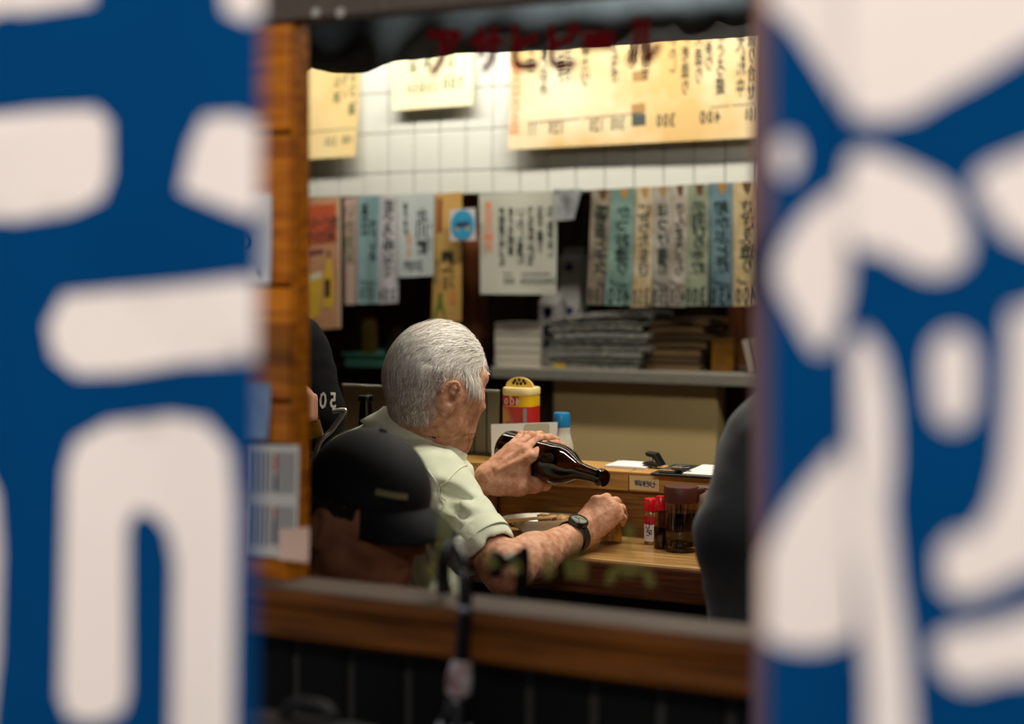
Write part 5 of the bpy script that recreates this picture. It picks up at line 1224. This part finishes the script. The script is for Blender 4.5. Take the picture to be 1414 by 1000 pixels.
# ================================================================== outside: noren curtains
M_BLUE = mat('indigo_cotton', (0, 62, 112), 0.95, noise=.08, nscale=6, bump=.2, bscale=500, spec=.05)
M_NW = mat('undyed_cotton', (240, 228, 220), 0.85, noise=.03, nscale=8, bump=.2, bscale=500, spec=.05)
def smooth_poly(pts, n=5):
    q = [Vector((a, b, 0)) for a, b in pts]; m_ = len(q); out = []
    for i in range(m_):
        p0, p1, p2, p3 = q[i - 1], q[i], q[(i + 1) % m_], q[(i + 2) % m_]
        for k_ in range(n):
            t = k_ / n; out.append(0.5 * (2 * p1 + (p2 - p0) * t + (2 * p0 - 5 * p1 + 4 * p2 - p3) * t * t + (3 * p1 - p0 - 3 * p2 + p3) * t ** 3))
    return [(v_.x, v_.y) for v_ in out]
class Noren:
    def __init__(s, name, label, left, right, Y, amp, ph):
        s.Y, s.amp, s.ph = Y, amp, ph; s.l, s.r = left, right        # edges as (u at top, u at bottom) of the picture
        s.root = thing(name, label, 'noren curtain', (PY((left[0] + right[0]) / 2, 500, Y).x, Y, 1.72), 'noren panels')
        zt, zb = 1.72, 1.02; V = []; nx, nz = 60, 50
        for j in range(nz + 1):
            z = zt + (zb - zt) * j / nz
            for i in range(nx + 1):
                xl, xr = s.edge(z); V.append(s.surf(xl + (xr - xl) * i / nx, z, 0))
        F = [(j * (nx + 1) + i, (j + 1) * (nx + 1) + i, (j + 1) * (nx + 1) + i + 1, j * (nx + 1) + i + 1) for j in range(nz) for i in range(nx)]
        N = len(V); V += [v_ + Vector((0, .0008, 0)) for v_ in V]; F += [tuple(N + q for q in f[::-1]) for f in F]
        for i in (0, nx):
            for j in range(nz): a, b = j * (nx + 1) + i, (j + 1) * (nx + 1) + i; F.append((a, b, N + b, N + a))
        s.cloth = mk('cloth', V, F, M_BLUE, s.root, True)
        for k_ in range(3):
            xl, xr = s.edge(1.72); x = xl + (xr - xl) * (.12 + .38 * k_)
            G().box(x - .02, x + .02, s.Y - .017, s.Y - .0155, 1.715, 1.765).box(x - .02, x + .02, s.Y + .0155, s.Y + .017, 1.715, 1.765).box(x - .02, x + .02, s.Y - .017, s.Y + .017, 1.7635, 1.765).build('hanging_loop', M_BLUE, s.root)
    def edge(s, z):
        t = (1.60 - z) / .42; f = lambda e: PY(e[0], 500, s.Y).x + (PY(e[1], 500, s.Y).x - PY(e[0], 500, s.Y).x) * min(max(t, 0), 1)
        return f(s.l), f(s.r)
    def surf(s, x, z, off):
        h = (1.72 - z); return Vector((x, s.Y + s.amp * math.sin(x * 34 + s.ph + h * 1.5) * min(1, h * 2.5) - off, z))
    def letters(s, polys):
        for pl, sm in polys:
            V = []; F = []
            if sm: pl = smooth_poly(pl)
            q = [PY(u, v, s.Y) for u, v in pl]; c2 = []
            for p_ in q:
                xl, xr = s.edge(p_.z); c2.append(Vector((min(max(p_.x, xl + .0004), xr - .0004), min(p_.z, 1.71))))
            lo = Vector((min(v_.x for v_ in c2), min(v_.y for v_ in c2))); hi = Vector((max(v_.x for v_ in c2), max(v_.y for v_ in c2)))
            gp_ = []; x = lo.x
            while x < hi.x:
                y = lo.y
                while y < hi.y: gp_.append(Vector((x, y))); y += .012
                x += .008
            n0 = len(c2)
            vv, ee, ff, _a, _b, _c = delaunay_2d_cdt(c2 + gp_, [(i, (i + 1) % n0) for i in range(n0)], [list(range(n0))], 1, 1e-6)
            mk('white_stroke', [s.surf(v_.x, v_.y, .0006) for v_ in vv], [tuple(f) for f in ff], M_NW, s.cloth, True)
nl = Noren('noren_curtain', 'indigo noren panel with white strokes hanging beside the orange wood', (-90, -90), (364, 358), .66, .006, .6)
nl.letters([([(-85, -200), (140, -200), (128, 3), (60, 15), (-85, 32)], False), ([(288, -200), (378, -200), (378, 22), (345, 30), (312, 16)], False),
    ([(-85, 166), (60, 154), (132, 150), (150, 170), (150, 240), (138, 274), (100, 293), (40, 303), (-85, 325)], False),
    ([(282, 162), (330, 160), (375, 172), (390, 200), (390, 296), (350, 300), (308, 286), (247, 262), (262, 200)], False),
    ([(72, 450), (92, 408), (150, 402), (250, 394), (345, 384), (392, 388), (392, 490), (360, 496), (250, 502), (165, 516), (108, 518), (80, 492)], False),
    ([(86, 960), (90, 800), (94, 650), (105, 610), (145, 585), (230, 575), (285, 582), (322, 620), (331, 700), (327, 1100), (232, 1100), (236, 780), (226, 735), (205, 712), (180, 706), (168, 730), (168, 960), (160, 988), (125, 1000), (95, 990)], False),
    ([(-85, 630), (-20, 636), (4, 680), (10, 760), (6, 900), (-6, 1010), (-85, 1010)], False)])
nr1 = Noren('noren_curtain', 'narrow indigo noren panel beside the brown post', (1062, 1052), (1186, 1204), .672, .004, 2.0)
nr1.letters([([(1040, -200), (1060, 6), (1100, 42), (1140, 102), (1176, 160), (1200, 164), (1200, -200)], False),
    ([(1072, 376), (1100, 312), (1140, 274), (1172, 262), (1176, 330), (1172, 400), (1152, 466), (1130, 485), (1102, 442)], True),
    ([(1042, 836), (1056, 772), (1090, 702), (1140, 642), (1170, 628), (1190, 760), (1196, 850), (1166, 882), (1120, 894), (1072, 888), (1048, 866)], True),
    ([(1074, 198), (1094, 190), (1103, 216), (1092, 244), (1076, 236)], True)])
nr2 = Noren('noren_curtain', 'wide indigo noren panel with bold white strokes overlapping the narrow one', (1163, 1186), (1520, 1520), .652, .005, 4.2)
nr2.letters([([(1140, -200), (1140, 102), (1176, 160), (1212, 166), (1260, 156), (1300, 131), (1350, 105), (1414, 66), (1515, 20), (1515, -200)], False),
    ([(1172, 228), (1200, 211), (1270, 240), (1308, 264), (1330, 310), (1334, 350), (1312, 374), (1280, 378), (1250, 365), (1215, 346), (1186, 344), (1170, 310)], True),
    ([(1346, 252), (1380, 224), (1500, 200), (1500, 350), (1400, 328), (1380, 310), (1360, 278)], True),
    ([(1172, 470), (1195, 460), (1215, 490), (1230, 560), (1232, 640), (1226, 700), (1235, 800), (1250, 900), (1264, 1100), (1196, 1100), (1196, 950), (1190, 850), (1176, 740), (1170, 600), (1168, 500)], False),
    ([(1290, 476), (1315, 460), (1341, 480), (1343, 550), (1335, 580), (1310, 590), (1290, 570), (1284, 510)], True),
    ([(1396, 432), (1510, 400), (1510, 770), (1414, 790), (1370, 815), (1320, 830), (1296, 810), (1296, 762), (1315, 742), (1345, 738), (1370, 700), (1385, 640), (1391, 560)], False),
    ([(1290, 892), (1310, 876), (1370, 865), (1414, 850), (1510, 825), (1510, 915), (1390, 936), (1340, 950), (1310, 940), (1293, 916)], True)])
rod = thing('noren_rod', 'bamboo rod carrying the indigo noren panels', 'rod', (-.2, .66, 1.75))
G().tube([(-1.3, .66, 1.75), (.9, .66, 1.75)], .014, 14).build('bamboo', mat('bamboo', (176, 140, 76), 0.5), rod, True)
for x in (-1.28, -.5, .3, .88): G().lathe([(.0155, -.004), (.0165, 0), (.0155, .004)], T((x, .66, 1.75)) @ Matrix.Rotation(math.radians(90), 4, 'Y'), 14, caps=False).build('node', MATS['bamboo'], rod, True)
for x in (-1.25, .85):
    G().box(x - .012, x + .012, .66, WY, 1.765, 1.785).box(x - .012, x + .012, .645, .675, 1.735, 1.785).build('bracket', mat('dark_iron', (40, 36, 34), 0.5, .5), rod)
# brown post at the right of the pane
pa, pb = PY(1036, 500, 1.18).x, PY(1066, 500, 1.18).x
tag(G().box(pa, pb + .03, 1.18, 1.30, 0, 2.65).build('trim_5', wood('pinkish_brown_post', (134, 96, 80), (106, 74, 60), (14, 14, 1), 0.5), bevel=.003), kind='structure')
# stickers on the orange wood
s = Sheet('paper_notice', [(300, 262), (375, 268), (376, 391), (300, 388)], WY - .0145, mat('grey_white_notice', (196, 196, 196), 0.6), 'white notice with a dark crescent mark high on the orange wood', 'notice', lift=.004)
s.patch('crescent', [(.60 + .10 * math.cos(a), .55 + .09 * math.sin(a)) for a in [math.radians(-80 + 16 * i) for i in range(11)]] + [(.57 + .08 * math.cos(a), .55 + .07 * math.sin(a)) for a in [math.radians(80 - 16 * i) for i in range(11)]], mat('notice_navy', (30, 44, 66), 0.6)); s.patch('spot', [(.78, .84), (.84, .86), (.88, .93), (.82, .93)], MATS['notice_navy'])
s = Sheet('paper_notice', [(312, 528), (374, 530), (372, 606), (310, 602)], WY - .0145, mat('blue_grey_notice', (160, 176, 196), 0.6, col2=(120, 140, 168), nscale=60, stretch=(1, 1, .3)), 'small blue-grey notice above the printed schedule', 'notice', lift=.004)
s = Sheet('paper_notice', [(346, 614), (413, 615), (411, 772), (346, 766)], WY - .0145, mat('schedule_white', (200, 196, 186), 0.6), 'printed schedule sheet with red and navy blocks on the orange wood', 'notice', lift=.003)
gy = mat('schedule_grey', (96, 98, 104), 0.6)
for i in range(11):
    a = .08 + i * .08
    if i == 5: continue
    s.patch('print_column', [(a, .06), (a + .035, .06), (a + .035, .43), (a, .43)], gy); s.patch('print_column', [(a, .54), (a + .035, .54), (a + .035, .90), (a, .90)], gy)
s.patch('red_block', [(.50, .08), (.555, .08), (.555, .24), (.50, .24)], mat('schedule_red', (176, 40, 44), 0.6)); s.patch('navy_block', [(.50, .26), (.555, .26), (.555, .42), (.50, .42)], MATS['notice_navy']); s.patch('red_block', [(.50, .56), (.555, .56), (.555, .64), (.50, .64)], MATS['schedule_red']); s.patch('navy_block', [(.50, .65), (.555, .65), (.555, .88), (.50, .88)], MATS['notice_navy'])
s = Sheet('price_tag', [(386, 731), (427, 728), (428, 776), (388, 772)], WY - .0175, mat('peach_tag', (222, 186, 162), 0.6), 'small peach tag overlapping the schedule sheet', 'tag', lift=.004)

# umbrella hooked on the sill, and a second one for its reflection
def umbrella(u, tipu, apex_v, Yf, Yb, label, mc, inside=False):
    r = thing('umbrella', label, 'umbrella', PY(u, 840, Yf))
    top = PY(u, apex_v, Yf); sx = PY(u, 850, Yf).x; tx = PY(tipu, 835, Yb).x
    pts = [Vector((sx - .004, Yf, SZ - .045)), Vector((sx, Yf, SZ + .005))]
    cxm, cym = (sx + tx) / 2, (Yf + Yb) / 2; hgt = top.z - SZ - .03
    for i in range(9):
        a = math.pi * i / 8; pts.append(Vector((cxm + (sx - cxm) * math.cos(a), cym + (Yf - cym) * math.cos(a), SZ + .03 + hgt * math.sin(a))))
    pts.append(Vector((tx, Yb, SZ + .007)))
    G().tube(bez(pts, 4), .0078, 12).build('crook_handle', mat('black_gloss', (6, 6, 7), 0.2, spec=.5), r, True)
    if not inside: G().lathe([(.0084, 0), (.0088, .003), (.0084, .006)], frame_to(pts[1], pts[1] + Vector((0, 0, 1))), 14).build('ferrule_ring', mat('umbrella_chrome', (200, 205, 210), 0.1, 1.0), r, True)
    if not inside: G().lathe([(.0080, 0), (.0090, .001), (.0090, .004), (.0080, .005)], frame_to(pts[6], pts[7]), 14).build('handle_ring', MATS['umbrella_chrome'], r, True)
    b0 = Vector((sx - .004, Yf, SZ - .045))
    dn_ = Vector((-.10, -.02, -1)).normalized()
    G().lathe([(.0075, 0), (.011, .004), (.0135, .02), (.0125, .034), (.008, .038)], frame_to(b0, b0 + dn_), 18).build('wrapped_strap', mat('pale_strap', (176, 166, 166), 0.7, col2=(120, 84, 80), nscale=60), r, True)
    b1 = b0 + dn_ * .036
    G().lathe([(.009, 0), (.0125, .004), (.0145, .02), (.016, .032), (.012, .036)], frame_to(b1, b1 + dn_ * .8), 18).build('runner_collar', MATS['black_gloss'], r, True)
    b2_ = b1 + dn_ * .028; n = 24; prof = [(.014, 0), (.021, .02), (.026, .06), (.028, .16), (.022, .36), (.012, .52), (.005, .56)]
    M = frame_to(b2_, b2_ + dn_); g = G(); Vv = []
    for rr, z in prof: Vv += [M @ Vector((rr * (1 + .16 * math.cos(8 * 2 * math.pi * i / n)) * math.cos(2 * math.pi * i / n), rr * (1 + .16 * math.cos(8 * 2 * math.pi * i / n)) * math.sin(2 * math.pi * i / n), z)) for i in range(n)]
    g.add(Vv, [(j * n + i, j * n + (i + 1) % n, (j + 1) * n + (i + 1) % n, (j + 1) * n + i) for j in range(len(prof) - 1) for i in range(n)] + [tuple(range(n)), tuple((len(prof) - 1) * n + i for i in range(n))]); g.build('folded_canopy', mc, r, True)
    e0 = b2_ + dn_ * .55; G().tube([e0, e0 + dn_ * .05], [.004, .003], 8).build('tip', MATS['umbrella_chrome'], r, True)
umbrella(642, 612, 766, 1.290, 1.342, 'folded umbrella with a black crook hooked over the sill', mat('lilac_white_canopy', (186, 184, 194), 0.4))
umbrella(722, 684, 772, 1.470, 1.440, 'added black umbrella behind the pane standing in for a reflected crook', mat('black_canopy', (16, 16, 18), 0.6), True)  # second umbrella added as the mirror image of the first crook
# backpack on a stool below the tiles
bx = PZ(440, 960, .98); bc_ = PY(420, 940, 1.17); zb = .675
Sb = Solid()
Mb_ = T((bc_.x, 1.17, zb + .165))
Sb.box(Mb_, (.125, .07, .170), .068, .02); Sb.box(Mb_ @ T((0, -.065, -.06)), (.08, .03, .08), .025, .015)
V, F = Sb.mesh((bc_.x - .2, .98, zb - .02), (bc_.x + .2, 1.32, zb + .4), .006)
bk = thing('backpack', 'black rounded backpack standing below the sill', 'backpack', (bc_.x, 1.17, zb))
mk('body', V, F, mat('black_nylon', (12, 12, 14), 0.6, noise=.2), bk, True)
G().tube(bez([(bc_.x - .03, 1.18, zb + .325), (bc_.x - .02, 1.18, zb + .346), (bc_.x + .02, 1.18, zb + .346), (bc_.x + .03, 1.18, zb + .325)], 6), .006, 8).build('carry_loop', MATS['black_nylon'], bk, True)
for q_ in (-1, 1): G().tube(bez([(bc_.x + q_ * .06, 1.236, zb + .29), (bc_.x + q_ * .07, 1.262, zb + .18), (bc_.x + q_ * .07, 1.238, zb + .05)], 8), .011, 8).build('shoulder_strap', MATS['black_nylon'], bk, True)
stl = thing('wooden_stool', 'square wooden stool under the black backpack', 'stool', (bc_.x, 1.16, 0))
M_ST = wood('stool_wood', (96, 66, 40), (70, 46, 26))
G().box(bc_.x - .15, bc_.x + .15, 1.01, 1.30, zb - .03, zb).build('seat', M_ST, stl, bevel=.006)
for sx_ in (-.12, .12):
    for sy_ in (1.04, 1.27): G().box(bc_.x + sx_ - .015, bc_.x + sx_ + .015, sy_ - .015, sy_ + .015, 0, zb - .03).build('leg', M_ST, stl, bevel=.003)
for sy_ in (1.04, 1.27): G().box(bc_.x - .12, bc_.x + .12, sy_ - .01, sy_ + .01, .2, .23).build('stretcher', M_ST, stl)
